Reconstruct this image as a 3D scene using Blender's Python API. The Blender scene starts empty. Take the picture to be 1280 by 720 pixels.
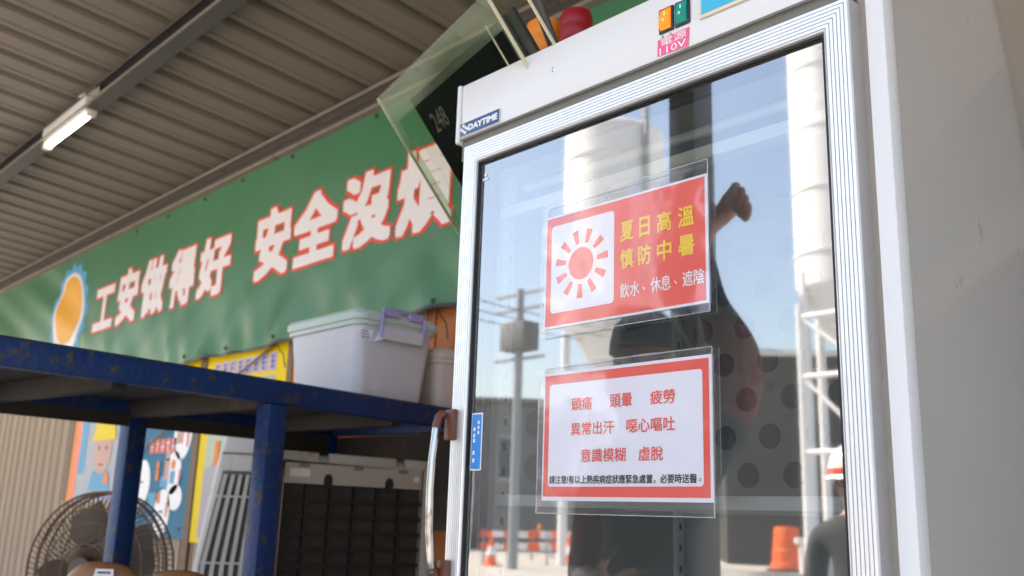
import bpy, bmesh, math, random
from mathutils import Vector, Matrix
R = math.radians
rnd = random.Random(7)
sc = bpy.context.scene
C = sc.collection

# ------------------------------------------------------------ camera, sky, sun, exposure
cam_d = bpy.data.cameras.new('camera'); cam = bpy.data.objects.new('camera', cam_d); C.objects.link(cam)
sc.camera = cam
yaw, pitch, roll = .8236, .2385, .0335
cy, sy = math.cos(yaw), math.sin(yaw)
fwd = Vector((-sy*math.cos(pitch), cy*math.cos(pitch), math.sin(pitch)))
rt = Vector((cy, sy, 0)); up = rt.cross(fwd)
r2 = math.cos(roll)*rt + math.sin(roll)*up
u2 = -math.sin(roll)*rt + math.cos(roll)*up
cam.matrix_world = Matrix(((r2.x, u2.x, -fwd.x, 0), (r2.y, u2.y, -fwd.y, 0), (r2.z, u2.z, -fwd.z, 1.45), (0, 0, 0, 1)))
cam_d.sensor_width = 36; cam_d.lens = 36*1187/1280
cam_d.clip_start = .02; cam_d.clip_end = 2000
cam_d.dof.use_dof = True; cam_d.dof.focus_distance = 1.22; cam_d.dof.aperture_fstop = 6.3

SUN_EL, SUN_AZ = R(52), math.atan2(-.86, .36)      # azimuth measured from +y towards +x
w = bpy.data.worlds.new('World'); sc.world = w; w.use_nodes = True
nt = w.node_tree; bg = nt.nodes['Background']
sky = nt.nodes.new('ShaderNodeTexSky'); sky.sky_type = 'NISHITA'; sky.sun_disc = False
sky.sun_elevation = SUN_EL; sky.sun_rotation = SUN_AZ; sky.dust_density = 2.5; sky.air_density = 1.1
nt.links.new(sky.outputs[0], bg.inputs[0]); bg.inputs[1].default_value = .15
sun_d = bpy.data.lights.new('sun', 'SUN'); sun = bpy.data.objects.new('sun', sun_d); C.objects.link(sun)
sun_d.energy = 5.0; sun_d.angle = R(.5); sun_d.color = (1, .95, .88)
sd = Vector((math.sin(SUN_AZ)*math.cos(SUN_EL), math.cos(SUN_AZ)*math.cos(SUN_EL), math.sin(SUN_EL)))
sun.rotation_euler = sd.to_track_quat('Z', 'Y').to_euler()
sc.view_settings.view_transform = 'Standard'; sc.view_settings.look = 'None'
sc.view_settings.use_white_balance = True; sc.view_settings.white_balance_temperature = 7050; sc.view_settings.white_balance_tint = 12
sc.view_settings.exposure = 1.88; sc.view_settings.gamma = 1
sc.cycles.max_bounces = 10; sc.cycles.transparent_max_bounces = 24; sc.cycles.diffuse_bounces = 5
sc.cycles.sample_clamp_indirect = 6

# ------------------------------------------------------------ materials
def new_mat(name):
    m = bpy.data.materials.new(name); m.use_nodes = True
    return m, m.node_tree, m.node_tree.nodes['Principled BSDF']
def mat(name, col, rough=.6, metal=0, var=.12, scale=6, bump=0, bscale=40, spec=.5, coat=0, dirt=None, dscale=3, dthr=.62, dsoft=.1, stretch=(1, 1, 1), alpha=None, emit=None, estr=0, detail=5, trans=0):
    m, t, p = new_mat(name); n = t.nodes; L = t.links
    tc = n.new('ShaderNodeTexCoord'); mp = n.new('ShaderNodeMapping'); mp.inputs['Scale'].default_value = stretch
    L.new(tc.outputs['Object'], mp.inputs[0])
    no = n.new('ShaderNodeTexNoise'); no.inputs['Scale'].default_value = scale; no.inputs['Detail'].default_value = detail
    L.new(mp.outputs[0], no.inputs['Vector'])
    mx = n.new('ShaderNodeMix'); mx.data_type = 'RGBA'
    a = [max(0, c*(1-var)) for c in col]; b = [min(1, c*(1+var)) for c in col]
    mx.inputs[6].default_value = (*a, 1); mx.inputs[7].default_value = (*b, 1)
    L.new(no.outputs[0], mx.inputs[0]); out = mx.outputs[2]
    if dirt:
        nd = n.new('ShaderNodeTexNoise'); nd.inputs['Scale'].default_value = dscale; nd.inputs['Detail'].default_value = 9; nd.inputs['Roughness'].default_value = .65
        L.new(mp.outputs[0], nd.inputs['Vector'])
        rp = n.new('ShaderNodeValToRGB'); rp.color_ramp.elements[0].position = dthr; rp.color_ramp.elements[1].position = dthr+dsoft
        L.new(nd.outputs[0], rp.inputs[0])
        m2 = n.new('ShaderNodeMix'); m2.data_type = 'RGBA'; m2.inputs[7].default_value = (*dirt, 1)
        L.new(rp.outputs[0], m2.inputs[0]); L.new(out, m2.inputs[6]); out = m2.outputs[2]
    L.new(out, p.inputs['Base Color'])
    p.inputs['Roughness'].default_value = rough; p.inputs['Metallic'].default_value = metal
    p.inputs['Specular IOR Level'].default_value = spec; p.inputs['Coat Weight'].default_value = coat; p.inputs['Coat Roughness'].default_value = .05
    if trans: p.inputs['Transmission Weight'].default_value = trans
    if alpha is not None: p.inputs['Alpha'].default_value = alpha
    if emit: p.inputs['Emission Color'].default_value = (*emit, 1); p.inputs['Emission Strength'].default_value = estr
    if bump:
        nb = n.new('ShaderNodeTexNoise'); nb.inputs['Scale'].default_value = bscale; nb.inputs['Detail'].default_value = 4
        L.new(mp.outputs[0], nb.inputs['Vector'])
        bp = n.new('ShaderNodeBump'); bp.inputs['Strength'].default_value = bump; bp.inputs['Distance'].default_value = .01
        L.new(nb.outputs[0], bp.inputs['Height']); L.new(bp.outputs[0], p.inputs['Normal'])
    return m
def clear_mat(name, tint=(1, 1, 1), refl=.16, rough=0.0, diffuse=0.0, dcol=(.8, .8, .8), bump=0, bscale=8, ior=1.5, gain=1.0):
    """thin clear sheet: what passes straight through, plus a mirror reflection that grows with angle, plus a little milky film"""
    m = bpy.data.materials.new(name); m.use_nodes = True; t = m.node_tree; n = t.nodes; L = t.links
    n.remove(n['Principled BSDF']); out = n['Material Output']
    tr = n.new('ShaderNodeBsdfTransparent'); tr.inputs[0].default_value = (*tint, 1)
    gl = n.new('ShaderNodeBsdfGlossy'); gl.inputs['Roughness'].default_value = rough
    ge = n.new('ShaderNodeNewGeometry'); dt = n.new('ShaderNodeVectorMath'); dt.operation = 'DOT_PRODUCT'
    L.new(ge.outputs['Normal'], dt.inputs[0]); L.new(ge.outputs['Incoming'], dt.inputs[1])
    ab = n.new('ShaderNodeMath'); ab.operation = 'ABSOLUTE'; L.new(dt.outputs['Value'], ab.inputs[0])
    om = n.new('ShaderNodeMath'); om.operation = 'SUBTRACT'; om.inputs[0].default_value = 1; L.new(ab.outputs[0], om.inputs[1])
    pw = n.new('ShaderNodeMath'); pw.operation = 'POWER'; pw.inputs[1].default_value = 5; L.new(om.outputs[0], pw.inputs[0])
    f0 = ((ior-1)/(ior+1))**2
    fr = n.new('ShaderNodeMath'); fr.operation = 'MULTIPLY_ADD'; fr.inputs[1].default_value = 1-f0; fr.inputs[2].default_value = f0; L.new(pw.outputs[0], fr.inputs[0])
    ma = n.new('ShaderNodeMath'); ma.operation = 'MULTIPLY_ADD'; ma.inputs[1].default_value = gain; ma.inputs[2].default_value = refl; ma.use_clamp = True
    L.new(fr.outputs[0], ma.inputs[0])
    base = tr.outputs[0]
    if diffuse:
        df = n.new('ShaderNodeBsdfDiffuse'); df.inputs[0].default_value = (*dcol, 1)
        tc = n.new('ShaderNodeTexCoord'); no = n.new('ShaderNodeTexNoise'); no.inputs['Scale'].default_value = 9; no.inputs['Detail'].default_value = 6
        L.new(tc.outputs['Object'], no.inputs['Vector'])
        mm = n.new('ShaderNodeMath'); mm.operation = 'MULTIPLY'; mm.inputs[1].default_value = diffuse*2; L.new(no.outputs[0], mm.inputs[0])
        mx = n.new('ShaderNodeMixShader'); L.new(mm.outputs[0], mx.inputs[0]); L.new(base, mx.inputs[1]); L.new(df.outputs[0], mx.inputs[2]); base = mx.outputs[0]
    mx = n.new('ShaderNodeMixShader'); L.new(ma.outputs[0], mx.inputs[0]); L.new(base, mx.inputs[1]); L.new(gl.outputs[0], mx.inputs[2])
    if bump:
        tc = n.new('ShaderNodeTexCoord'); nb = n.new('ShaderNodeTexNoise'); nb.inputs['Scale'].default_value = bscale; nb.inputs['Detail'].default_value = 3
        L.new(tc.outputs['Object'], nb.inputs['Vector'])
        bp = n.new('ShaderNodeBump'); bp.inputs['Strength'].default_value = bump; bp.inputs['Distance'].default_value = .01
        L.new(nb.outputs[0], bp.inputs['Height']); L.new(bp.outputs[0], gl.inputs['Normal'])
    L.new(mx.outputs[0], out.inputs[0])
    return m

M = {}
M['concrete'] = mat('concrete', (.36, .34, .31), .9, var=.18, scale=.6, bump=.4, bscale=30, dirt=(.2, .19, .17), dscale=.25, dthr=.55, dsoft=.2)
M['roof'] = mat('roof_metal', (.165, .135, .10), .55, .0, var=.22, scale=1.2, stretch=(1, .35, 1), dirt=(.13, .11, .085), dscale=1.3, dthr=.6, dsoft=.25)
M['steel_brown'] = mat('painted_beam', (.23, .19, .155), .55, 0, var=.2, scale=5, dirt=(.05, .04, .035), dscale=6, dthr=.6)
M['steel_dark'] = mat('dark_beam', (.06, .055, .05), .5, 0, var=.2, dirt=(.2, .13, .08), dscale=9, dthr=.66)
M['wall_tan'] = mat('wall_tan', (.40, .30, .21), .8, var=.16, scale=3, stretch=(6, 1, .4), bump=.2, dirt=(.22, .15, .1), dscale=2, dthr=.6, dsoft=.2)
M['wall_orange'] = mat('wall_orange', (.42, .13, .035), .7, var=.2, scale=3, stretch=(6, 1, .4), dirt=(.2, .07, .03), dscale=5, dthr=.6)
M['wood_dark'] = mat('batten_wood', (.20, .12, .075), .7, var=.3, scale=8, stretch=(8, 8, .5))
M['banner'] = mat('banner_green', (.048, .175, .082), .38, var=.10, scale=3, bump=.12, bscale=14, spec=.5)
M['banner_white'] = mat('banner_white', (.78, .72, .72), .42, var=.04)
M['banner_red'] = mat('banner_red', (.80, .05, .02), .42, var=.05)
M['black'] = mat('black_plastic', (.012, .012, .013), .4, var=.2)
M['black_gloss'] = mat('black_gloss', (.01, .01, .012), .15, var=.2)
M['screen_black'] = mat('screen_black', (.004, .004, .005), .6, var=.2, spec=0.0)
M['rubber'] = mat('black_rubber', (.008, .008, .009), .6, var=.2)
M['white_paint'] = mat('fridge_white', (.69, .68, .68), .32, var=.03, scale=3, dirt=(.55, .52, .48), dscale=9, dthr=.66, dsoft=.12, bump=.04, bscale=9)
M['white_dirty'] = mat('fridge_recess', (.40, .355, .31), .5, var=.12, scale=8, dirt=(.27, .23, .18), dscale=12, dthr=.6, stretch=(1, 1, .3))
M['liner'] = mat('fridge_liner', (.40, .39, .37), .45, var=.05, dirt=(.2, .2, .19), dscale=5, dthr=.6)
M['gap'] = mat('gap_grey', (.16, .15, .13), .6, var=.1)
M['alu'] = mat('aluminium', (.82, .82, .83), .36, .55, var=.05, scale=30, stretch=(1, 1, 1), dirt=(.5, .5, .52), dscale=160, dthr=.68, dsoft=.04)
M['chrome'] = mat('chrome', (.48, .48, .49), .26, 1, var=.15, scale=30, dirt=(.12, .09, .07), dscale=30, dthr=.55, stretch=(1, 1, .35))
M['handle_brown'] = mat('handle_brown', (.12, .04, .022), .4, var=.35, scale=30, stretch=(1, 1, .15))
M['holes'] = mat('grille_hole', (.015, .016, .018), .7)
M['hole_rim'] = mat('hole_rim', (.35, .35, .35), .4)
M['red_print'] = mat('red_print', (.84, .085, .05), .35, var=.06)
M['paper'] = mat('paper', (.80, .79, .86), .5, var=.01)
M['yellow_print'] = mat('yellow_print', (.92, .62, .01), .4, var=.03)
M['white_print'] = mat('white_print', (.85, .84, .86), .4, var=.02)
M['black_print'] = mat('black_print', (.012, .012, .014), .5)
M['ray_pale'] = mat('pale_ray_print', (.78, .74, .70), .4)
M['plate_blue'] = mat('plate_blue', (.03, .09, .2), .4, var=.1)
M['pink'] = mat('pink_label', (.80, .10, .24), .5, var=.18, scale=60)
M['cyan'] = mat('cyan_label', (.02, .42, .62), .35, var=.05)
M['cream'] = mat('cream_plastic', (.68, .60, .48), .4, var=.05)
M['orange_switch'] = mat('orange_switch', (.95, .22, .02), .25, emit=(1, .2, .01), estr=.25)
M['green_switch'] = mat('green_switch', (.0, .28, .22), .25)
M['sticker_blue'] = mat('sticker_blue', (.01, .22, .62), .35, var=.04)
M['rack_blue'] = mat('rack_blue', (.003, .030, .125), .48, var=.4, scale=4, spec=.35, dirt=(.06, .05, .042), dscale=20, dthr=.565, dsoft=.04, bump=.3)
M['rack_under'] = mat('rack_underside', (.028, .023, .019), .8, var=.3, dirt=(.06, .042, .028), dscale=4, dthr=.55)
M['box_body'] = mat('milky_plastic', (.55, .54, .60), .38, var=.05, scale=5, trans=.0, dirt=(.66, .62, .64), dscale=6, dthr=.6)
M['box_lid'] = mat('pale_green_lid', (.47, .55, .52), .42, var=.06)
M['box_beige'] = mat('beige_box', (.60, .52, .50), .45, var=.06)
M['purple'] = mat('purple_latch', (.36, .29, .58), .35, var=.1)
M['cooler_beige'] = mat('cooler_beige', (.37, .335, .285), .5, var=.08, dirt=(.2, .17, .14), dscale=6, dthr=.6)
M['cooler_white'] = mat('cooler_white', (.66, .63, .59), .5, var=.05, dirt=(.4, .36, .32), dscale=5, dthr=.6)
M['honeycomb'] = mat('wet_pad', (.03, .026, .02), .9, var=.4, scale=50, bump=.5, bscale=120)
M['brown_wire'] = mat('brown_wire', (.13, .075, .045), .45, .3, var=.3, scale=20)
M['fan_blade'] = mat('fan_blade', (.06, .04, .027), .4, var=.2)
M['vinyl_brown'] = mat('brown_vinyl', (.30, .125, .045), .45, var=.15, bump=.2, bscale=90)
M['tube'] = mat('lit_tube', (.9, .9, .9), .4, emit=(1, .97, .9), estr=3.5)
M['lamp_white'] = mat('lamp_white', (.6, .6, .58), .4)
M['amber'] = mat('amber_lens', (.75, .22, .012), .4, var=.08)
M['red_lens'] = mat('red_lens', (.26, .004, .008), .42, var=.08)
M['teal'] = mat('poster_teal', (.003, .15, .27), .45, var=.05)
M['poster_yellow'] = mat('poster_yellow', (.86, .60, .008), .45, var=.05)
M['poster_green'] = mat('poster_pale_green', (.50, .56, .42), .45, var=.05)
M['poster_mauve'] = mat('poster_mauve', (.45, .40, .44), .45, var=.05)
M['poster_orange'] = mat('poster_orange', (.85, .25, .045), .45, var=.06)
M['emblem_orange'] = mat('emblem_orange', (.80, .36, .02), .45)
M['poster_blue'] = mat('poster_sky_blue', (.10, .36, .55), .45, var=.05)
M['poster_grey'] = mat('poster_grey', (.42, .44, .47), .45, var=.08, scale=20)
M['print_skin'] = mat('print_skin', (.62, .36, .30), .45)
M['print_lilac'] = mat('print_lilac', (.50, .44, .72), .45)
M['print_purple'] = mat('print_purple', (.14, .12, .33), .45)
M['screen_digit'] = mat('screen_digit', (.028, .03, .03), .4)
M['panel_grey'] = mat('panel_grey', (.27, .265, .245), .45, var=.07, scale=2, dirt=(.32, .27, .245), dscale=1.2, dthr=.5, dsoft=.3)
M['panel_low'] = mat('panel_low', (.22, .19, .19), .5, var=.1, scale=2)
M['side_grey'] = mat('fridge_side_grey', (.36, .335, .31), .25, var=.08, scale=3, coat=.8, dirt=(.2, .18, .16), dscale=14, dthr=.66, dsoft=.1, bump=.05, bscale=5)
M['panel_band'] = mat('panel_band', (.37, .32, .255), .5, var=.05)
M['panel_top'] = mat('panel_top', (.38, .32, .29), .5, var=.1, scale=3, stretch=(1, 1, 4))
M['silo'] = mat('silo_white', (.80, .80, .79), .5, var=.05, scale=.5, dirt=(.6, .59, .52), dscale=.35, dthr=.62, dsoft=.3, stretch=(1, 1, .3))
M['galv'] = mat('galvanised', (.30, .31, .32), .5, .3, var=.1)
M['shed_grey'] = mat('shed_grey', (.16, .16, .155), .7, var=.12, scale=.6)
M['shed_dark'] = mat('shed_dark', (.05, .046, .04), .8, var=.3, scale=.8, bump=.3)
M['shed_roof'] = mat('shed_roof', (.7, .7, .68), .6, var=.05)
M['pane_dark'] = mat('dark_pane', (.03, .035, .04), .1)
M['orange_cone'] = mat('safety_orange', (.85, .13, .02), .5, var=.06)
M['cone_white'] = mat('cone_white', (.8, .8, .78), .5)
M['cone_green'] = mat('cone_green', (.05, .32, .12), .5)
M['bark'] = mat('bark', (.13, .10, .07), .9, var=.3, scale=6, bump=.5)
M['leaf_a'] = mat('leaf_dark', (.045, .085, .025), .6, var=.4, scale=3)
M['leaf_b'] = mat('leaf_light', (.08, .13, .035), .6, var=.4, scale=3)
M['skin'] = mat('skin', (.50, .26, .19), .5, var=.08, scale=20)
M['shirt_brown'] = mat('maroon_shirt', (.20, .06, .05), .85, var=.6, scale=45, bump=.8, bscale=30, dirt=(.26, .2, .19), dscale=60, dthr=.58, stretch=(1, 1, .4))
M['vest_teal'] = mat('teal_vest', (.022, .028, .032), .8, var=.25, scale=30)
M['trousers'] = mat('dark_trousers', (.03, .032, .036), .85, var=.3, scale=30, bump=.4, bscale=20)
M['shirt_white'] = mat('white_shirt', (.75, .75, .75), .8, var=.05, bump=.4, bscale=20)
M['hair'] = mat('dark_hair', (.012, .01, .009), .6, var=.3, scale=80)
M['cap_green'] = mat('dark_green_cap', (.02, .04, .032), .8, var=.3, scale=60)
M['helmet_white'] = mat('white_helmet', (.8, .8, .8), .25)
M['glass'] = clear_mat('door_glass', (.86, .90, .89), refl=.29, gain=2.7, diffuse=.035, rough=.022, dcol=(.75, .8, .85))
M['laminate'] = clear_mat('laminating_film', (.97, .97, .98), refl=.075, rough=.07, gain=1.3, diffuse=.045, dcol=(.9, .9, .92), bump=.16, bscale=7)
M['film_edge'] = clear_mat('film_edge', (.95, .95, .96), refl=.1, rough=.15, gain=1.0, diffuse=.25, dcol=(.9, .9, .9))
M['acrylic_flange'] = clear_mat('acrylic_flange', (.84, .89, .80), refl=.02, rough=.1, gain=.3, diffuse=.075, dcol=(.30, .40, .26))
M['acrylic'] = clear_mat('acrylic_sheet', (.96, .975, .945), refl=.0, rough=.1, gain=.04, diffuse=.005, dcol=(.35, .42, .3))
M['acrylic_edge'] = mat('acrylic_edge', (.60, .54, .38), .3, var=.1)
M['window'] = mat('window_pane', (.05, .07, .09), .08)

for k_, m_ in M.items():
    if k_.startswith('poster_') or k_ in ('teal', 'print_skin', 'print_lilac', 'print_purple'):
        m_.node_tree.nodes['Principled BSDF'].inputs['Specular IOR Level'].default_value = .12
# ------------------------------------------------------------ mesh helpers
class MB:
    def __init__(s): s.v = []; s.f = []; s.mi = []
    def add(s, vs, fs, mi=0):
        b = len(s.v); s.v += [tuple(v) for v in vs]; s.f += [tuple(b+i for i in f) for f in fs]; s.mi += [mi]*len(fs)
    def box(s, x0, x1, y0, y1, z0, z1, mi=0, M_=None):
        vs = [(x, y, z) for z in (z0, z1) for y in (y0, y1) for x in (x0, x1)]
        if M_ is not None: vs = [M_ @ Vector(v) for v in vs]
        s.add(vs, [(0, 2, 3, 1), (4, 5, 7, 6), (0, 1, 5, 4), (2, 6, 7, 3), (0, 4, 6, 2), (1, 3, 7, 5)], mi)
    def tube(s, pts, r, n=10, mi=0, cap=True):
        pts = [Vector(p) for p in pts]; rs = r if isinstance(r, (list, tuple)) else [r]*len(pts)
        vs = []; d0 = None
        for i, p in enumerate(pts):
            d = (pts[min(i+1, len(pts)-1)]-pts[max(i-1, 0)]).normalized()
            a = Vector((0, 0, 1)) if abs(d.z) < .9 else Vector((1, 0, 0))
            if d0 is not None: a = d0
            e1 = (a-d*a.dot(d)).normalized(); e2 = d.cross(e1); d0 = e1
            for k in range(n):
                t = 2*math.pi*k/n; vs.append(p+rs[i]*(math.cos(t)*e1+math.sin(t)*e2))
        fs = [(i*n+k, i*n+(k+1) % n, (i+1)*n+(k+1) % n, (i+1)*n+k) for i in range(len(pts)-1) for k in range(n)]
        if cap: fs += [tuple(range(n))[::-1], tuple((len(pts)-1)*n+k for k in range(n))]
        s.add(vs, fs, mi)
    def lathe(s, prof, n=32, c=(0, 0, 0), mi=0, close=False, M_=None):
        vs = [Vector((c[0]+r*math.cos(2*math.pi*k/n), c[1]+r*math.sin(2*math.pi*k/n), c[2]+z)) for r, z in prof for k in range(n)]
        if M_ is not None: vs = [M_ @ v for v in vs]
        m = len(prof)
        fs = [(i*n+k, i*n+(k+1) % n, (i+1)*n+(k+1) % n, (i+1)*n+k) for i in range(m-1) for k in range(n)]
        if close: fs += [tuple(range(n))[::-1], tuple((m-1)*n+k for k in range(n))]
        s.add(vs, fs, mi)
    def flat(s, pts, y, mi=0):                       # polygon in the x-z plane, seen from -y
        s.add([(x, y, z) for x, z in pts], [tuple(range(len(pts)))], mi)
    def islands(s):
        par = list(range(len(s.v)))
        def find(a):
            while par[a] != a: par[a] = par[par[a]]; a = par[a]
            return a
        for f in s.f:
            for q in f[1:]: par[find(q)] = find(f[0])
        groups = {}
        for f, mi in zip(s.f, s.mi): groups.setdefault(find(f[0]), []).append((f, mi))
        out = []
        for g_ in groups.values():
            ids = sorted({i for f, _ in g_ for i in f}); mp = {i: k for k, i in enumerate(ids)}
            b = MB(); b.v = [s.v[i] for i in ids]; b.f = [tuple(mp[i] for i in f) for f, _ in g_]; b.mi = [m_ for _, m_ in g_]; out.append(b)
        return out
    def build(s, name, mats, parent=None, smooth=False, bevel=0, seg=2, solid=0):
        me = bpy.data.meshes.new(name); me.from_pydata(s.v, [], s.f)
        for m in (mats if isinstance(mats, (list, tuple)) else [mats]): me.materials.append(M[m] if isinstance(m, str) else m)
        for p, i in zip(me.polygons, s.mi): p.material_index = i
        if bevel:
            bm = bmesh.new(); bm.from_mesh(me); bmesh.ops.remove_doubles(bm, verts=bm.verts, dist=1e-5)
            es = [e for e in bm.edges if len(e.link_faces) == 2 and e.calc_face_angle(0) > .5]
            bmesh.ops.bevel(bm, geom=es, offset=bevel, segments=seg, affect='EDGES', profile=.5, clamp_overlap=True)
            bm.to_mesh(me); bm.free()
        if smooth: me.shade_smooth()
        if smooth == 'auto' or bevel:
            me.shade_smooth(); me.set_sharp_from_angle(angle=R(38))
        me.update()
        o = bpy.data.objects.new(name, me); C.objects.link(o)
        if parent: o.parent = parent
        if solid:
            sm = o.modifiers.new('thickness', 'SOLIDIFY'); sm.thickness = solid
        return o
def tag(o, label=None, cat=None, group=None, kind=None):
    if label: o['label'] = label
    if cat: o['category'] = cat
    if group: o['group'] = group
    if kind: o['kind'] = kind
    return o
def empty(name, loc, label, cat, group=None, rz=0):
    o = bpy.data.objects.new(name, None); C.objects.link(o); o.location = loc; o.rotation_euler = (0, 0, rz); o.empty_display_size = .1
    return tag(o, label, cat, group)
def mesh_obj(name, me, mats, parent=None):
    me.materials.clear()
    for m in (mats if isinstance(mats, (list, tuple)) else [mats]): me.materials.append(M[m])
    o = bpy.data.objects.new(name, me); C.objects.link(o)
    if parent: o.parent = parent
    return o
def copy_tree(o, parent=None):
    c = o.copy(); C.objects.link(c); c.parent = parent
    for ch in [x for x in bpy.data.objects if x.parent == o]: copy_tree(ch, c)
    return c
def text_geo(body, offset=0.0, res=2):
    c = bpy.data.curves.new('t', 'FONT'); c.body = body; c.offset = offset; c.resolution_u = res; c.size = 1
    o = bpy.data.objects.new('t', c); C.objects.link(o)
    me = bpy.data.meshes.new_from_object(o.evaluated_get(bpy.context.evaluated_depsgraph_get()))
    vs = [(v.co.x, v.co.y) for v in me.vertices]; fs = [tuple(p.vertices) for p in me.polygons]
    bpy.data.objects.remove(o); bpy.data.curves.remove(c); bpy.data.meshes.remove(me)
    return vs, fs
def text_fit(mb, body, x0, x1, z0, z1, y, offset=0.0, ref=None, mi=0, shear=0, ncopy=8, square=False):
    """put a string into a box of the x-z plane; ref offset: the box is that of the thinner letters"""
    vs, fs = text_geo(body, 0)
    rf = offset if ref is None else ref
    ax, bx = min(v[0] for v in vs)-rf, max(v[0] for v in vs)+rf; az, bz = min(v[1] for v in vs)-rf, max(v[1] for v in vs)+rf
    sh = [(0, 0)]
    if square: sh += [(offset*i, offset*j) for i in (-1, 0, 1) for j in (-1, 0, 1) if i or j]+([(offset*.5*i, offset*.5*j) for i in (-1, 0, 1) for j in (-1, 0, 1) if i or j] if offset > .06 else [])
    elif offset > 0: sh += [(offset*math.cos(2*math.pi*k/ncopy), offset*math.sin(2*math.pi*k/ncopy)) for k in range(ncopy)]
    if offset > .06 and not square: sh += [(offset*.55*math.cos(2*math.pi*(k+.5)/6), offset*.55*math.sin(2*math.pi*(k+.5)/6)) for k in range(6)]
    for q, (dx, dz) in enumerate(sh):
        out = []
        for x, z in vs:
            X = x0+(x+dx-ax)/(bx-ax)*(x1-x0); Z = z0+(z+dz-az)/(bz-az)*(z1-z0)
            out.append((X+shear*(Z-z0), y-q*2e-5, Z))
        mb.add(out, fs, mi)
def ellipse(cx, cz, rx, rz, n=28): return [(cx+rx*math.cos(2*math.pi*k/n), cz+rz*math.sin(2*math.pi*k/n)) for k in range(n)]
def rrect(x0, x1, z0, z1, r, n=5):
    P = []
    for cx, cz, a in ((x1-r, z1-r, 0), (x0+r, z1-r, 90), (x0+r, z0+r, 180), (x1-r, z0+r, 270)):
        for k in range(n+1): t = R(a+90*k/n); P.append((cx+r*math.cos(t), cz+r*math.sin(t)))
    return P

# ============================================================ SETTING
g = MB(); g.add([(-400, -400, 0), (400, -400, 0), (400, 400, 0), (-400, 400, 0)], [(0, 1, 2, 3)])
tag(g.build('ground', 'concrete'), kind='structure')

# ------------------------------------------------------------ roof of ribbed sheets
RS = -.09
def roof_z(y): return 3.365+RS*(y-2.3)
roof = bpy.data.objects.new('roof', None); C.objects.link(roof); tag(roof, kind='structure')
PITCH = .2255; Y0, Y1 = -.35, 2.46
def sheet(x0):
    prof = []
    for k in range(4):
        b = x0+k*PITCH
        prof += [(b, 0), (b+.012, 0), (b+.030, .032), (b+.062, .032), (b+.080, 0), (b+.118, 0), (b+.124, .004), (b+.132, .004), (b+.138, 0)]
    prof += [(x0+4*PITCH, 0), (x0+4*PITCH+.012, 0), (x0+4*PITCH+.030, .032), (x0+4*PITCH+.055, .032)]
    m = MB(); n = len(prof)
    vs = [(x, y, roof_z(y)+z) for y in (Y0, Y1) for x, z in prof]
    m.add(vs, [(i, n+i, n+i+1, i+1) for i in range(n-1)])
    return m
base_x = -3.432-.09
me0 = None
for k in range(-12, 8):
    x0 = base_x+k*4*PITCH
    m = sheet(0)
    if me0 is None: o = m.build('roof_sheet', 'roof', roof, solid=.0012); me0 = o
    else:
        o = me0.copy(); C.objects.link(o)
    o.location = (x0, 0, .0018*(k % 2))
# purlins: lipped channels
def channel(name, x0, x1, yb, z0, z1, depth, mats, label, lip=.018, t=.004):
    """open side to -y; upper and lower flanges with lips"""
    e = empty(name, ((x0+x1)/2, yb, z0), label, 'steel beam')
    m = MB(); L = (x1-x0)/2
    m.box(-L, L, -t, 0, 0, z1-z0); m.build('web', mats[0], e)
    m = MB(); m.box(-L, L, -depth, -t-.0005, z1-z0-t, z1-z0); m.box(-L, L, -depth, -depth+t, z1-z0-lip, z1-z0-t-.0005)
    m.build('upper_flange', mats[1], e)
    m = MB(); m.box(-L, L, -depth, -t-.0005, 0, t); m.box(-L, L, -depth, -depth+t, t+.0005, lip)
    m.build('lower_flange', mats[1], e)
    return e
channel('steel_beam', -12, 3, 2.305, 3.235, 3.352, .075, ('steel_dark', 'steel_brown'), 'brown channel beam along the top of the green banner')
channel('steel_beam', -12, 3, 1.455, 3.335, 3.425, .075, ('steel_dark', 'steel_dark'), 'dark channel beam crossing under the ribbed roof at upper left')
# thin light lip on the front of the dark beam
o = [x for x in bpy.data.objects if x.name.startswith('steel_beam')][-1]
m = MB(); m.box(-7.5, 7.5, -.0835, -.0758, -.004, .004); m.build('edge_trim', 'steel_brown', o)

# ------------------------------------------------------------ back wall of vertical panels
wall = empty('back_wall', (0, 2.34, 0), 'tan panelled shed wall with orange panels behind the banner and posters', 'wall')
PW = .303; first = {}
for k in range(-40, 10):
    x0 = k*PW
    key = 'wall_orange' if -3.25 < x0 < -1.3 else 'wall_tan'
    if key not in first:
        m = MB(); m.box(.004, PW-.004, 0, .03, 0, 3.23); m.box(.05, .062, -.008, 0, 0, 3.23); m.box(.2, .212, -.008, 0, 0, 3.23)
        o = m.build('wall_panel', key, wall); first[key] = o
    else:
        o = first[key].copy(); C.objects.link(o); o.parent = wall
    o.location = (x0, 0, 0)
m = MB(); m.box(-12.2, 3.1, .034, .06, 0, 3.42); m.build('backing', 'wood_dark', wall)

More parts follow.
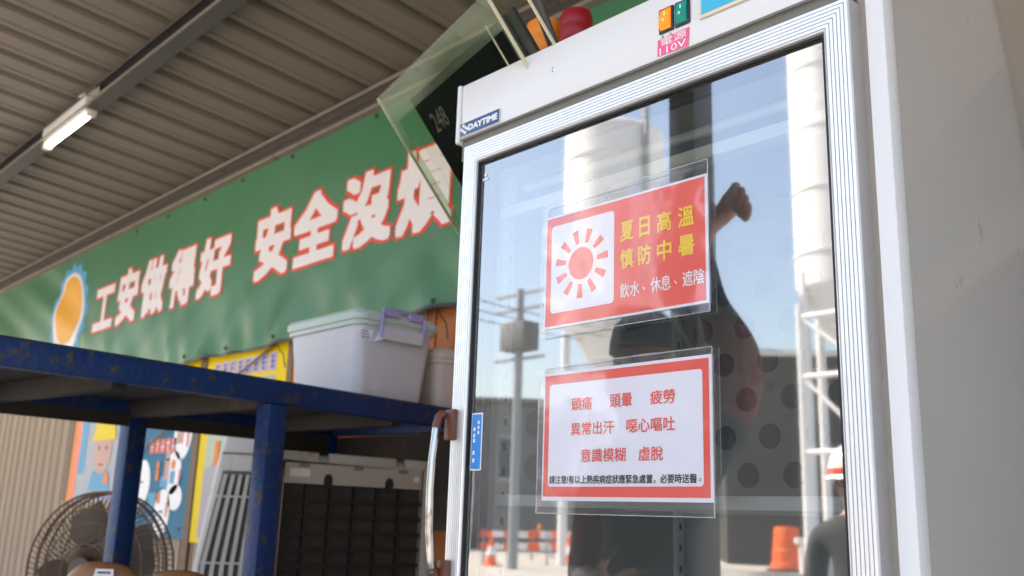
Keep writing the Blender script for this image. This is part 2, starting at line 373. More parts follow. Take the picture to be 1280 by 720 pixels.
# ============================================================ BANNER
def wrinkle(x, z):
    u = x*1.0; e = 0
    low = max(0, (2.62-z)/.37)                               # stronger below the lettering
    left = max(0, (-6.55-x)/.6); left = min(left, 1.4)
    e += .0035*math.sin(2.1*u+3*z)+.002*math.sin(5.3*u-4*z+1)
    e += low*(.010*math.sin(6.5*u+7*z)+.007*math.sin(11*u-13*z+2)+.007*math.sin(19*u+9*z+math.sin(7*u)))+.0012*math.sin(23*u+.8*math.sin(9*z))*(.2+low)
    e += left*(.004*math.sin(14*z+5*u)+.003*math.sin(9*u+22*z))
    for cx in (-2.88, -3.39, -4.13, -4.65, -5.12):           # pulls at the eyelets
        d2 = ((x-cx)/.16)**2+((z-2.26)/.12)**2; e += .010*math.exp(-d2)*math.cos((x-cx)*22)
    rgt = max(0, 1-abs(x+2.95)/.35); e += rgt*low*.007*math.sin(20*(x+.5*z))
    return 2.268-e
ban = empty('banner', (0, 0, 0), 'long green vinyl banner with white and red safety slogan on the back wall', 'banner')
BX0, BX1, BZ0, BZ1 = -9.2, -1.2, 2.25, 3.262
m = MB(); nx, nz = 400, 52
vs = []; 
for j in range(nz+1):
    for i in range(nx+1):
        x = BX0+(BX1-BX0)*i/nx; z = BZ0+(BZ1-BZ0)*j/nz
        zz = z + (.006*math.sin(x*6.2)+.004*math.sin(x*15) if j == 0 else 0)
        vs.append((x, wrinkle(x, z), zz))
m.add(vs, [(j*(nx+1)+i, j*(nx+1)+i+1, (j+1)*(nx+1)+i+1, (j+1)*(nx+1)+i) for j in range(nz) for i in range(nx)])
m.build('sheet', 'banner', ban, smooth=True)
hem = MB()
for i in range(nx):
    x = BX0+(BX1-BX0)*i/nx; x2 = BX0+(BX1-BX0)*(i+1)/nx
    f = lambda x: .006*math.sin(x*6.2)+.004*math.sin(x*15)
    z, z2 = BZ0+f(x), BZ0+f(x2); y, y2 = wrinkle(x, BZ0)-.003, wrinkle(x2, BZ0)-.003
    hem.add([(x, y, z-.012), (x2, y2, z2-.012), (x2, y2, z2+.003), (x, y, z+.003)], [(0, 1, 2, 3)])
hem.build('hem', 'black', ban)
def conform(mb, off, cell=.05):
    me = bpy.data.meshes.new('t'); me.from_pydata(mb.v, [], mb.f); bm = bmesh.new(); bm.from_mesh(me); bpy.data.meshes.remove(me)
    xs = [v.co.x for v in bm.verts]; zs = [v.co.z for v in bm.verts]
    x = math.floor(min(xs)/cell)*cell
    while x < max(xs):
        bmesh.ops.bisect_plane(bm, geom=bm.verts[:]+bm.edges[:]+bm.faces[:], plane_co=(x, 0, 0), plane_no=(1, 0, 0)); x += cell
    z = math.floor(min(zs)/cell)*cell
    while z < max(zs):
        bmesh.ops.bisect_plane(bm, geom=bm.verts[:]+bm.edges[:]+bm.faces[:], plane_co=(0, 0, z), plane_no=(0, 0, 1)); z += cell
    for v in bm.verts: v.co.y = wrinkle(v.co.x, v.co.z)-off+v.co.y*2
    out = bpy.data.meshes.new('lettering'); bm.to_mesh(out); bm.free(); return out
chars = [('工', -6.69, -6.32, 2.595, 2.90), ('安', -6.27, -5.93, 2.585, 2.965), ('做', -5.89, -5.53, 2.59, 2.965), ('得', -5.48, -5.13, 2.59, 2.955), ('好', -5.09, -4.70, 2.59, 2.95),
         ('安', -4.44, -4.07, 2.59, 2.975), ('全', -4.05, -3.64, 2.595, 2.965), ('沒', -3.61, -3.215, 2.595, 2.955), ('煩', -3.19, -2.80, 2.58, 2.965)]
for ch, x0, x1, z0, z1 in chars:
    a = MB(); text_fit(a, ch, x0+.004, x1-.004, z0+.004, z1-.004, 0, offset=.042, ref=.042, square=True)
    mesh_obj('character', conform(a, .0042), 'banner_white', ban)
    a = MB(); text_fit(a, ch, x0+.004, x1-.004, z0+.004, z1-.004, 0, offset=.076, ref=.042, square=True)
    mesh_obj('character_outline', conform(a, .0018), 'banner_red', ban)
# scalloped round emblem at the left end
a = MB(); a.flat([(-7.22+(.37+.022*math.cos(16*t))*math.cos(t), 2.80+(.37+.022*math.cos(16*t))*math.sin(t)) for t in [2*math.pi*k/128 for k in range(128)]], 0)
mesh_obj('emblem_rim', conform(a, .0020), 'poster_blue', ban)
a = MB(); a.flat(ellipse(-7.22, 2.8, .31, .31, 48), 0); mesh_obj('emblem_ring', conform(a, .004), 'banner_white', ban)
a = MB(); a.flat(ellipse(-7.22, 2.83, .26, .25, 48), 0); mesh_obj('emblem_face', conform(a, .006), 'emblem_orange', ban)
ey0 = None
for ex_ in (-2.888, -3.39, -4.131, -4.65, -5.121, -5.62, -6.1):
    for ez in (2.275, 3.212):
        p = Vector((ex_, wrinkle(ex_, ez)-.004, ez))
        if ey0 is None:
            e_ = MB(); e_.lathe([(.004, -.002), (.004, .003), (.011, .003), (.012, -.002)], 12, M_=Matrix.Rotation(R(90), 4, 'X')); ey0 = e_.build('eyelet', 'steel_dark', ban)
        else: 
            o = ey0.copy(); C.objects.link(o); ey0c = o
            o.location = p; continue
        ey0.location = p
cd = MB()
for ex_ in (-2.888, -4.131):
    cd.tube([(ex_, 2.262, 2.275), (ex_+.01, 2.255, 2.25), (ex_+.03, 2.3, 2.19), (ex_+.02, 2.32, 2.13)], .003, 6)
for q_ in cd.islands(): q_.build('tie_cord', 'black', ban)
c2 = MB(); c2.tube([(-4.20, 2.300, 2.25), (-4.5, 2.296, 2.145), (-5.1, 2.296, 1.965), (-5.75, 2.302, 1.745)], .006, 6)
tag(c2.build('cord', 'wood_dark'), 'brown cord strung diagonally across the wall posters below the banner', 'cord')

# ============================================================ POSTERS ON THE WALL
PY = 2.326
def poster(label, x0, x1, z0, z1, m_):
    e = empty('poster', ((x0+x1)/2, PY, z0), label, 'poster')
    a = MB(); a.box(x0, x1, PY-.003, PY, z0, z1)
    o = a.build('sheet', m_, e); o.location = (-(x0+x1)/2, -PY, -z0); return e
def pr(e, name, m_, polys, d=1):
    a = MB()
    for P in polys: a.flat(P, PY-.003-.0012*d)
    for q_ in ([a] if name == 'nothing' else a.islands()):
        o = q_.build(name, m_, e); o.location = -Vector(e.location)
    return o
def rect(x0, x1, z0, z1): return [(x0, z0), (x1, z0), (x1, z1), (x0, z1)]
# worker in a yellow helmet
p = poster('poster of a cartoon worker in yellow helmet beside a striped edge, behind the rack', -6.98, -6.06, 1.47, 2.235, 'poster_grey')
pr(p, 'stripe', 'wood_dark', [rect(-6.98, -6.90, 1.47, 2.235)]); pr(p, 'stripe', 'poster_orange', [rect(-6.90, -6.82, 1.47, 2.235)]); pr(p, 'stripe', 'red_print', [rect(-6.82, -6.76, 1.47, 2.235)]); pr(p, 'stripe', 'poster_blue', [rect(-6.76, -6.64, 1.65, 2.235)])
pr(p, 'printed_helmet', 'poster_yellow', [[(-6.55, 1.86), (-6.14, 1.86), (-6.17, 1.93), (-6.19, 2.02), (-6.25, 2.1), (-6.34, 2.13), (-6.43, 2.1), (-6.49, 2.02), (-6.51, 1.93)]], 3)
pr(p, 'printed_face', 'print_skin', [ellipse(-6.34, 1.79, .15, .145)], 2)
pr(p, 'printed_eye', 'black_print', [ellipse(-6.40, 1.81, .014, .014, 10), ellipse(-6.28, 1.81, .014, .014, 10), rect(-6.38, -6.30, 1.70, 1.708)], 4)
pr(p, 'printed_overall', 'poster_blue', [[(-6.53, 1.54), (-6.15, 1.54), (-6.2, 1.66), (-6.28, 1.68), (-6.4, 1.68), (-6.48, 1.66)]], 1.5)
pr(p, 'printed_badge', 'poster_orange', [rect(-6.27, -6.19, 1.58, 1.65)], 3)
pr(p, 'caption_band', 'print_lilac', [rect(-6.62, -6.08, 1.49, 1.525)], 2)
# teal poster
p = poster('teal poster with white discs and small figures left of the yellow bordered poster', -5.80, -5.045, 1.285, 2.3, 'teal')
pr(p, 'yellow_band', 'poster_yellow', [rect(-5.80, -5.045, 2.12, 2.3)])
pr(p, 'heading_block', 'red_print', [rect(-5.60+i*.073, -5.60+i*.073+.06, 1.755, 1.835) for i in range(5)], 2)
pr(p, 'heading_mark', 'white_print', [rect(-5.595+i*.073, -5.595+i*.073+.05, 1.785+.02*(i % 2), 1.793+.02*(i % 2)) for i in range(5)]+[rect(-5.575+i*.073, -5.567+i*.073, 1.765, 1.828) for i in range(5)], 3)
pr(p, 'printed_disc', 'white_print', [ellipse(-5.66, 1.585, .115, .135), ellipse(-5.34, 1.42, .105, .13), ellipse(-5.245, 1.64, .10, .12), ellipse(-5.17, 1.86, .115, .15), ellipse(-5.19, 1.505, .09, .07)], 2)
pr(p, 'printed_figure', 'print_skin', [rect(-5.36, -5.30, 1.60, 1.72), ellipse(-5.33, 1.74, .03, .035), rect(-5.24, -5.16, 1.80, 1.9), ellipse(-5.2, 1.93, .03, .035)], 3)
pr(p, 'printed_figure', 'poster_orange', [rect(-5.47, -5.43, 1.60, 1.66), ellipse(-5.45, 1.685, .022, .025), ellipse(-5.25, 1.685, .025, .028), rect(-5.42, -5.38, 1.47, 1.53)], 4)
pr(p, 'printed_figure', 'poster_blue', [rect(-5.54, -5.44, 1.42, 1.53), rect(-5.40, -5.30, 1.56, 1.62), rect(-5.28, -5.22, 1.58, 1.65), rect(-5.50, -5.40, 1.38, 1.43)], 2.5)
pr(p, 'printed_mark', 'red_print', [rect(-5.165, -5.15, 1.58, 1.66), rect(-5.285, -5.265, 1.40, 1.48), rect(-5.11, -5.09, 1.78, 1.86)], 5)
pr(p, 'printed_mark', 'black_print', [rect(-5.69, -5.635, 1.585, 1.595), rect(-5.37, -5.32, 1.42, 1.43), rect(-5.37, -5.32, 1.39, 1.40), rect(-5.12, -5.09, 1.33, 1.345)], 5)
# yellow bordered poster
p = poster('yellow bordered poster with pale panels and a red ring, behind the white cooler', -4.955, -4.095, 1.275, 2.3, 'poster_yellow')
pr(p, 'pale_panel', 'poster_green', [rect(-4.87, -4.16, 1.62, 2.045)]); pr(p, 'mauve_panel', 'poster_mauve', [rect(-4.87, -4.16, 1.30, 1.66)], 1.5)
pr(p, 'grey_panel', 'poster_grey', [rect(-4.52, -4.2, 1.99, 2.105)], 2)
pr(p, 'printed_disc', 'poster_mauve', [ellipse(-4.62, 1.60, .22, .13)], 1.2)
pr(p, 'ring', 'red_print', [ellipse(-4.62, 1.50, .135, .165)], 3); pr(p, 'ring_centre', 'white_print', [ellipse(-4.62, 1.50, .112, .14)], 4)
pr(p, 'printed_figure', 'black_print', [ellipse(-4.64, 1.52, .03, .045), rect(-4.68, -4.66, 1.40, 1.44), rect(-4.62, -4.55, 1.60, 1.61)], 5)
pr(p, 'printed_figure', 'poster_orange', [rect(-4.70, -4.66, 1.47, 1.53), rect(-4.76, -4.71, 1.67, 1.80)], 5)
pr(p, 'printed_figure', 'poster_grey', [rect(-4.63, -4.55, 1.66, 1.82)], 5)
for i in range(8):
    x = -4.86+i*.0845
    z = 2.135
    pr(p, 'heading_block', 'print_lilac', [rrect(x, x+.066, z-.006, z+.084, .01)], 1.5)
    pr(p, 'heading_mark', 'print_purple', [rect(x+.014, x+.052, z+.062, z+.070), rect(x+.014, x+.052, z+.036, z+.044), rect(x+.014, x+.052, z+.008, z+.016), rect(x+.028 if i % 2 else x+.014, x+.037 if i % 2 else x+.022, z+.008, z+.070)], 3)
p = poster('plain orange poster just right of the yellow poster under the banner', -4.035, -3.3, 1.3, 2.3, 'poster_orange')
m = MB(); m.box(-4.090, -4.040, -.022, -.0085, 0, 3.2); m.build('batten', 'wood_dark', wall)
m = MB(); m.box(-5.035, -4.965, -.022, -.0085, 0, 3.2); m.build('batten', 'wood_dark', wall)

# ============================================================ BLUE STEEL RACK
ra = R(8.5)
rack = empty('storage_rack', (-2.35, .775, 0), 'blue chipped steel storage rack standing left of the glass door fridge', 'rack', rz=ra)
def rk(name, x0, x1, y0, y1, z0, z1, mt='rack_blue', bv=.003): 
    a = MB(); a.box(x0, x1, y0, y1, z0, z1); return a.build(name, mt, rack, bevel=bv)
W_ = .79; YA, YB = -.36, 1.49
rk('side_rail', -.05, 0, YA, YB, 1.748, 1.812); rk('side_rail', -W_, -W_+.05, YA, YB, 1.748, 1.812)
rk('end_rail', -W_+.052, -.052, YB-.05, YB, 1.748, 1.811); rk('end_rail', -W_+.052, -.052, YA, YA+.05, 1.748, 1.811)
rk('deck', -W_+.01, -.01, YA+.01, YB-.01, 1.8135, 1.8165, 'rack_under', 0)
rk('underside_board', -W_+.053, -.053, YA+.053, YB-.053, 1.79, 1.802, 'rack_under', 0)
rk('shade_panel', -W_+.052, -W_+.058, 1.13, YB-.012, 1.40, 1.745, 'rack_under', 0); rk('shade_panel', -W_+.06, -.06, YB-.02, YB-.012, 1.40, 1.745, 'rack_under', 0); rk('shade_panel', -W_+.051, -W_+.056, YA+.06, YB-.06, 1.705, 1.747, 'rack_under', 0)  # near-black boards added to stand in for the deep shade under the deck
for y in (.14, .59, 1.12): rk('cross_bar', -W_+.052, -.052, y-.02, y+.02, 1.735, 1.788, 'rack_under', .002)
for y in (YA+.002, .57, YB-.068):
    for x in (-W_, -.061): rk('leg', x, x+.06, y, y+.064, 0, 1.746)
    rk('foot_brace', -W_+.062, -.063, y+.012, y+.052, 1.1, 1.14) if y < .5 else None

# ============================================================ STORAGE BOXES ON THE RACK
def taper_box(m, x0, x1, y0, y1, z0, z1, ins, r=.03, n=5, mi=0, cap=True):
    rings = []
    for z, k in ((z0, ins), (z1, 0)):
        rings.append([(x, y, z) for x, y in rrect(x0+k, x1-k, y0+k, y1-k, r, n)])
    N = len(rings[0]); vs = rings[0]+rings[1]
    fs = [(k, (k+1) % N, N+(k+1) % N, N+k) for k in range(N)]
    if cap: fs += [tuple(range(N))[::-1], tuple(range(N, 2*N))]
    m.add(vs, fs, mi)
def storage_box(name, label, x0, x1, y0, y1, z0, z1, mb_, ml, latch=True, group=None):
    cx, cy_ = (x0+x1)/2, (y0+y1)/2
    e = empty('storage_box', (cx, cy_, z0), label, 'storage box', group)
    a, b, H_ = (x1-x0)/2, (y1-y0)/2, z1-z0
    m = MB(); taper_box(m, -a, a, -b, b, 0, H_-.03, .022, .035); m.build('body', mb_, e, smooth='auto')
    m = MB(); taper_box(m, -a-.010, a+.010, -b-.010, b+.010, H_-.046, H_-.030, .002, .04); m.build('rim', ml, e, smooth='auto')
    m = MB(); taper_box(m, -a-.018, a+.018, -b-.018, b+.018, H_-.0295, H_-.008, .002, .045)
    taper_box(m, -a-.010, a+.010, -b-.010, b+.010, H_-.008, H_+.004, -.006, .04); taper_box(m, -a+.02, a-.02, -b+.02, b-.02, H_+.004, H_+.012, -.006, .03)
    m.build('lid', ml, e, smooth='auto')
    if latch:
        # hinged carrying latch on the +x end
        X = a+.020; l = MB()
        l.tube([(X+.004, -.085, H_-.085), (X+.012, -.088, H_-.02), (X+.002, -.08, H_+.012), (X-.004, 0, H_+.016), (X+.002, .08, H_+.012), (X+.012, .088, H_-.02), (X+.004, .085, H_-.085)], .0065, 8)
        l.box(X+.0, X+.014, -.078, -.02, H_-.012, H_+.010); l.box(X+.0, X+.014, .025, .078, H_-.012, H_+.010)
        l.build('latch', 'purple', e, smooth='auto')
        g_ = MB(); g_.add([(X-.02, -.08, H_-.046), (X-.02, .08, H_-.046), (X+.016, -.08, H_-.092), (X+.016, .08, H_-.092), (X+.016, -.08, H_-.050), (X+.016, .08, H_-.050)],
                          [(0, 2, 3, 1), (2, 4, 5, 3), (0, 4, 2), (1, 3, 5), (0, 1, 5, 4)])
        g_.add([(X-.018, -.10, H_-.10), (X+.010, -.082, H_-.092), (X+.010, -.08, H_-.075), (X-.018, -.082, H_-.06)], [(0, 1, 2, 3)])
        g_.add([(X-.018, .10, H_-.10), (X+.010, .082, H_-.092), (X+.010, .08, H_-.075), (X-.018, .082, H_-.06)], [(3, 2, 1, 0)])
        g_.build('grip', mb_, e)
        s_ = MB(); s_.add([(a-.0030, -.150, H_-.096), (a-.0030, -.104, H_-.096), (a-.0006, -.104, H_-.062), (a-.0006, -.150, H_-.062)], [(0, 1, 2, 3)])
        s_.build('label_sticker', 'white_print', e)
        s_ = MB()
        for q in range(3): s_.add([(a-.0008, -.146, H_-.090+q*.010), (a-.0008, -.110-.004*q, H_-.090+q*.010), (a-.0002, -.110-.004*q, H_-.086+q*.010), (a-.0002, -.146, H_-.086+q*.010)], [(0, 1, 2, 3)])
        s_.build('label_print', 'print_purple', e)
    return e
storage_box('a', 'translucent lavender storage box with pale green lid and purple latch on the blue rack', -3.03, -2.585, 1.715, 2.035, 1.82, 2.105, 'box_body', 'box_lid')
storage_box('b', 'beige storage box without latch against the wall, behind the purple latched box', -3.03, -2.63, 2.085, 2.235, 1.82, 2.03, 'box_beige', 'box_beige', latch=False)

# ============================================================ AIR COOLERS
e = empty('air_cooler', (-2.86, 1.77, 0), 'dark beige air cooler with black pad grille under the blue rack', 'air cooler')
m = MB(); m.box(.15, .236, -.30, .32, .06, 1.625); m.build('body', 'cooler_beige', e, bevel=.02, seg=3)
fx = .240
m = MB()                                                          # front frame round the grille
y0, y1, z0, z1 = -.27, .262, .55, 1.535
m.box(fx-.003, fx+.012, -.30, y0, .1, 1.60); m.box(fx-.003, fx+.012, y1, .31, .1, 1.60); m.box(fx-.003, fx+.012, y0, y1, z1, 1.60); m.box(fx-.003, fx+.012, y0, y1, .1, z0)
m.build('front_frame', 'cooler_beige', e, bevel=.003)
m = MB(); 
for a_, b_ in ((-.30, -.15), (-.11, .15), (.19, .31)): m.box(fx-.003, fx+.010, a_, b_, 1.602, 1.632)
for q_ in m.islands(): q_.build('top_tab', 'cooler_beige', e, bevel=.002)
m = MB(); m.box(fx-.003, fx-.0005, y0, y1, z0, z1); m.build('cooling_pad', 'honeycomb', e)
gl_m = None
for k in range(1, 6):
    yy = y0+(y1-y0)*k/6-.004; a = MB(); a.box(fx+.0, fx+.012, yy-.004, yy+.004, z0, z1); a.build('grille_bar', 'black', e)
for k in range(1, 20):
    zz = z0+(z1-z0)*k/20; a = MB(); a.box(fx+.001, fx+.0105, y0, y1, zz-.005, zz+.005); a.build('grille_slat', 'black', e)
for yy in (-.115, .12):
    m = MB(); m.lathe([(.012, 0), (.014, .004), (.014, .012), (.0, .012)], 16, M_=Matrix.Translation((fx+.010, yy, 1.545)) @ Matrix.Rotation(R(90), 4, 'Y') @ Matrix.Diagonal((1.6, 1, 1, 1))); m.build('clip', 'black', e, smooth='auto')
m = MB(); m.lathe([(.009, 0), (.009, .006), (0, .008)], 14, M_=Matrix.Translation((fx+.012, .235, 1.568)) @ Matrix.Rotation(R(90), 4, 'Y')); m.build('screw_cap', 'cooler_white', e, smooth='auto')
m = MB(); m.box(fx+.012, fx+.0135, -.25, -.18, 1.556, 1.58); m.build('rating_plate', 'cooler_white', e)
for yy in (-.22, -.02, .16):
    m = MB(); m.box(fx+.012, fx+.016, yy, yy+.035, 1.585, 1.597); m.build('vent_tab', 'gap', e)

e = empty('air_cooler', (-3.55, 2.02, 0), 'tall cream air cooler with vertical louvres seen beyond the blue rack', 'air cooler', rz=R(58))
m = MB(); vs = []
for z, w_, f_ in ((.1, .34, -.20), (1.25, .285, -.14), (1.66, .235, -.10), (1.76, .215, -.09)):
    vs += [(-w_, f_, z), (w_, f_, z), (w_, .16, z), (-w_, .16, z)]
fs = [(0, 3, 2, 1), (12, 13, 14, 15)]
for q in range(3):
    fs += [(q*4+k, q*4+(k+1) % 4, q*4+4+(k+1) % 4, q*4+4+k) for k in range(4)]
m.add(vs, fs); m.build('body', 'cooler_white', e, bevel=.02, seg=3)
def cf(z):                                                            # y of the sloping front at height z
    return -.14+(z-1.25)*.04/.41 if z > 1.25 else -.14-(1.25-z)*.06/1.15
def quad_prism(m, x0, x1, x0t, x1t, z0, z1, d0, d1):
    m.add([(x0, cf(z0)-d1, z0), (x1, cf(z0)-d1, z0), (x1, cf(z0)-d0, z0), (x0, cf(z0)-d0, z0), (x0t, cf(z1)-d1, z1), (x1t, cf(z1)-d1, z1), (x1t, cf(z1)-d0, z1), (x0t, cf(z1)-d0, z1)],
          [(0, 3, 2, 1), (4, 5, 6, 7), (0, 1, 5, 4), (1, 2, 6, 5), (2, 3, 7, 6), (3, 0, 4, 7)])
m = MB(); quad_prism(m, -.262, .262, -.212, .212, 1.25, 1.60, .0005, .003); quad_prism(m, -.305, .305, -.262, .262, .5, 1.249, .0005, .003); m.build('louvre_recess', 'gap', e)
for k in range(15):
    t = -1+2*k/14; a = MB(); quad_prism(a, t*.245-.008, t*.245+.008, t*.198-.007, t*.198+.007, 1.25, 1.585, .006, .024); a.build('louvre', 'cooler_white', e)
    a = MB(); quad_prism(a, t*.292-.009, t*.292+.009, t*.245-.008, t*.245+.008, .52, 1.248, .006, .024); a.build('louvre', 'cooler_white', e)
for z in (.95, 1.25, 1.50):
    a = MB(); ww = .205+(1.66-z)*.125; quad_prism(a, -ww, ww, -ww, ww, z-.004, z+.004, .020, .026); a.build('louvre_tie', 'cooler_white', e)
m = MB(); quad_prism(m, -.225, .225, -.22, .22, 1.665, 1.671, .001, .004); m.build('seam', 'gap', e)
m = MB(); m.box(-.12, .10, -.05, .1, 1.763, 1.80); m.build('top_cloth', 'poster_orange', e, bevel=.012)

# ============================================================ FAN
fan = empty('industrial_fan', (-4.02, 1.52, 0), 'brown wire guarded pedestal fan behind the rack leg at lower left', 'fan', rz=R(33))
def ring(m, r, y, w_, n=48, mi=0):
    m.tube([(r*math.cos(2*math.pi*k/n), y, 1.20+r*math.sin(2*math.pi*k/n)) for k in range(n+1)], w_, 6, mi, cap=False)
m = MB(); ring(m, .30, 0, .008); ring(m, .30, -.05, .005); ring(m, .30, .05, .005); m.build('guard_ring', 'brown_wire', fan, smooth=True)
m = MB()
for s_, dep in ((-1, .085), (1, .10)):
    for k in range(84):
        t = 2*math.pi*k/84; pts = []
        for q in range(6):
            r = .05+.25*q/5; b = dep*math.cos(q/5*math.pi/2)**.6 if q < 5 else .05
            pts.append((r*math.cos(t+.3*(1-q/5)), s_*max(b, .05), 1.20+r*math.sin(t+.3*(1-q/5))))
        m.tube(pts, .0024, 4, cap=False)
    ring(m, .18, s_*.088, .003); ring(m, .24, s_*.07, .003); ring(m, .10, s_*.1, .003)
tag(m.build('guard_wires', 'brown_wire', fan), kind='stuff')
m = MB(); m.lathe([(0, -.13), (.05, -.125), (.055, -.09), (.055, .12), (.04, .2), (0, .2)], 20, M_=Matrix.Translation((0, 0, 1.2)) @ Matrix.Rotation(R(-90), 4, 'X')); m.build('motor', 'fan_blade', fan, smooth='auto')
for k in range(4):
    t0 = k*math.pi/2+.4; a = MB(); pts = []
    for q in range(7):
        r = .05+.22*q/6; wv = .35+.25*math.sin(q/6*math.pi)
        for s_ in (-1, 1): pts.append((r*math.cos(t0+s_*wv), s_*.028, 1.2+r*math.sin(t0+s_*wv)))
    a.add(pts, [(2*i, 2*i+1, 2*i+3, 2*i+2) for i in range(6)]); a.build('blade', 'fan_blade', fan, solid=.003)
m = MB(); m.tube([(0, .12, 1.2), (0, .12, .06)], .022, 12); m.build('pole', 'brown_wire', fan, smooth='auto')
m = MB(); m.lathe([(0, 0), (.24, 0), (.24, .02), (.06, .06), (0, .06)], 28, c=(0, .12, 0)); m.build('base', 'fan_blade', fan, smooth='auto')

# ============================================================ BAR STOOLS
def stool(x, y, rz, zt, label, sticker):
    e = empty('bar_stool', (x, y, 0), label, 'bar stool', rz=rz)
    m = MB(); n = 14; vs = []
    for i in range(n+1):                                          # curved padded back, rounded top
        t = -1+2*i/n; x_ = .118*math.sin(t*1.15)/math.sin(1.15); yb = .035*(t*t)
        top = zt-.075*(abs(t)**2.6)
        for yy, zz in ((yb-.022, zt-.26), (yb-.03, (zt-.26+top)/2), (yb-.026, top-.012), (yb-.0, top), (yb+.022, top-.012), (yb+.02, zt-.26)): vs.append((x_, yy, zz))
    fs = [(i*6+k, i*6+(k+1) % 6, (i+1)*6+(k+1) % 6, (i+1)*6+k) for i in range(n) for k in range(6)]+[tuple(range(6)), tuple(n*6+k for k in range(6))[::-1]]
    m.add(vs, fs); o = m.build('backrest', 'vinyl_brown', e, smooth=True)
    sb = o.modifiers.new('s', 'SUBSURF'); sb.levels = 1; sb.render_levels = 1
    m = MB(); m.lathe([(0, 0), (.17, .0), (.185, .03), (.17, .06), (0, .065)], 28, c=(0, -.15, zt-.36)); m.build('seat', 'vinyl_brown', e, smooth=True)
    m = MB(); m.tube([(-.07, .03, zt-.2), (-.07, .04, zt-.33), (-.07, -.05, zt-.37)], .012, 8); m.tube([(.07, .03, zt-.2), (.07, .04, zt-.33), (.07, -.05, zt-.37)], .012, 8); m.build('back_bracket', 'black', e, smooth=True)
    for sx, sy_ in ((-1, -1), (1, -1), (-1, 1), (1, 1)):
        m = MB(); m.tube([(sx*.1, -.15+sy_*.1, zt-.36), (sx*.19, -.15+sy_*.19, 0)], .013, 8); m.build('leg', 'black', e, smooth=True)
    m = MB(); m.tube([(.16*math.cos(2*math.pi*k/24), -.15+.16*math.sin(2*math.pi*k/24), .35) for k in range(25)], .008, 6, cap=False); m.build('foot_ring', 'black', e, smooth=True)
    if sticker:
        m = MB(); m.add([(-.012, -.034, zt-.070), (.052, -.030, zt-.070), (.046, -.031, zt-.022), (-.002, -.034, zt-.022)], [(0, 1, 2, 3)]); m.build('sticker', 'white_print', e)
        m = MB()
        for q in range(3): m.add([(.004, -.0352, zt-.034-.014*q), (.040, -.0325, zt-.034-.014*q), (.040, -.0325, zt-.029-.014*q), (.004, -.0352, zt-.029-.014*q)], [(0, 1, 2, 3)])
        m.build('sticker_print', 'black_print', e)
    return e
stool(-2.785, 1.06, R(45), 1.302, 'brown vinyl bar stool with a white sticker on its back at lower left', True)
stool(-2.63, 1.215, R(40), 1.287, 'brown vinyl bar stool without sticker, right of the stickered one', False)

# ============================================================ LED DISPLAY AND ACRYLIC SHEETS
a14, t38 = R(-14), R(38)
hx = Vector((math.cos(a14), math.sin(a14), 0)); bk = Vector((-math.sin(a14), math.cos(a14), 0))
dn = -math.cos(t38)*Vector((0, 0, 1))+math.sin(t38)*bk
nn = hx.cross(dn).normalized()                                    # towards the back or front
if nn.y > 0: nn = -nn
O_ = Vector((-1.6383, 1.1026, 2.325))
O_ = Vector((-.8191*2.0, 0, 0))
def ray(u, v): return r2*((u-640)/1187)+u2*(-(v-360)/1187)+fwd
O_ = Vector((0, 0, 1.45))+2.0*Vector(ray(512, 125))
DM = Matrix(((hx.x, -nn.x, -dn.x, O_.x), (hx.y, -nn.y, -dn.y, O_.y), (hx.z, -nn.z, -dn.z, O_.z), (0, 0, 0, 1)))
disp = empty('led_display', (0, 0, 0), 'black tilted display board showing faint digits above the fridge', 'display')
disp.matrix_world = DM
m = MB(); m.box(0, .39, .0, .03, -.62, 0); m.build('screen', 'screen_black', disp, bevel=.002)
m = MB(); m.box(.392, .412, -.004, .012, -.62, 0); m.build('side_frame', 'steel_dark', disp)
m = MB(); m.box(.414, .440, .0, .008, -.62, .0); m.build('casing', 'black', disp)
m = MB(); text_fit(m, '248', .032, .092, -.092, -.05, -.0015, offset=0, shear=.1); m.build('digits', 'screen_digit', disp)
m = MB(); m.tube([(.43, .045, -.1), (.55, .1, .6)], .010, 8); m.build('hanger', 'steel_dark', disp)
acr = empty('acrylic_cover', (0, 0, 0), 'clear greenish acrylic sheets hung in front of the black display', 'cover')
acr.matrix_world = DM
m = MB(); m.box(-.018, .462, -.055, -.051, -.66, .035); m.build('front_sheet', 'acrylic', acr)
m = MB(); m.box(-.018, .014, -.0575, -.0555, -.66, -.031); m.build('side_flange', 'acrylic_flange', acr)
m = MB(); m.box(-.018, .462, -.0575, -.0555, -.0305, .035); m.build('top_flange', 'acrylic_flange', acr)
m = MB(); m.box(-.021, -.0185, -.056, -.050, -.66, .035); m.box(.4625, .465, -.056, -.050, -.66, .035)
for q_ in m.islands(): q_.build('front_sheet_edge', 'acrylic_edge', acr)
m = MB(); m.box(.0, .520, -.030, -.027, -.60, .015); m.build('rear_sheet', 'acrylic', acr)
m = MB(); m.box(.521, .5235, -.031, -.026, -.6, .015); m.box(.392, .3945, -.033, -.031, -.6, .0)
for q_ in m.islands(): q_.build('rear_sheet_edge', 'acrylic_edge', acr)

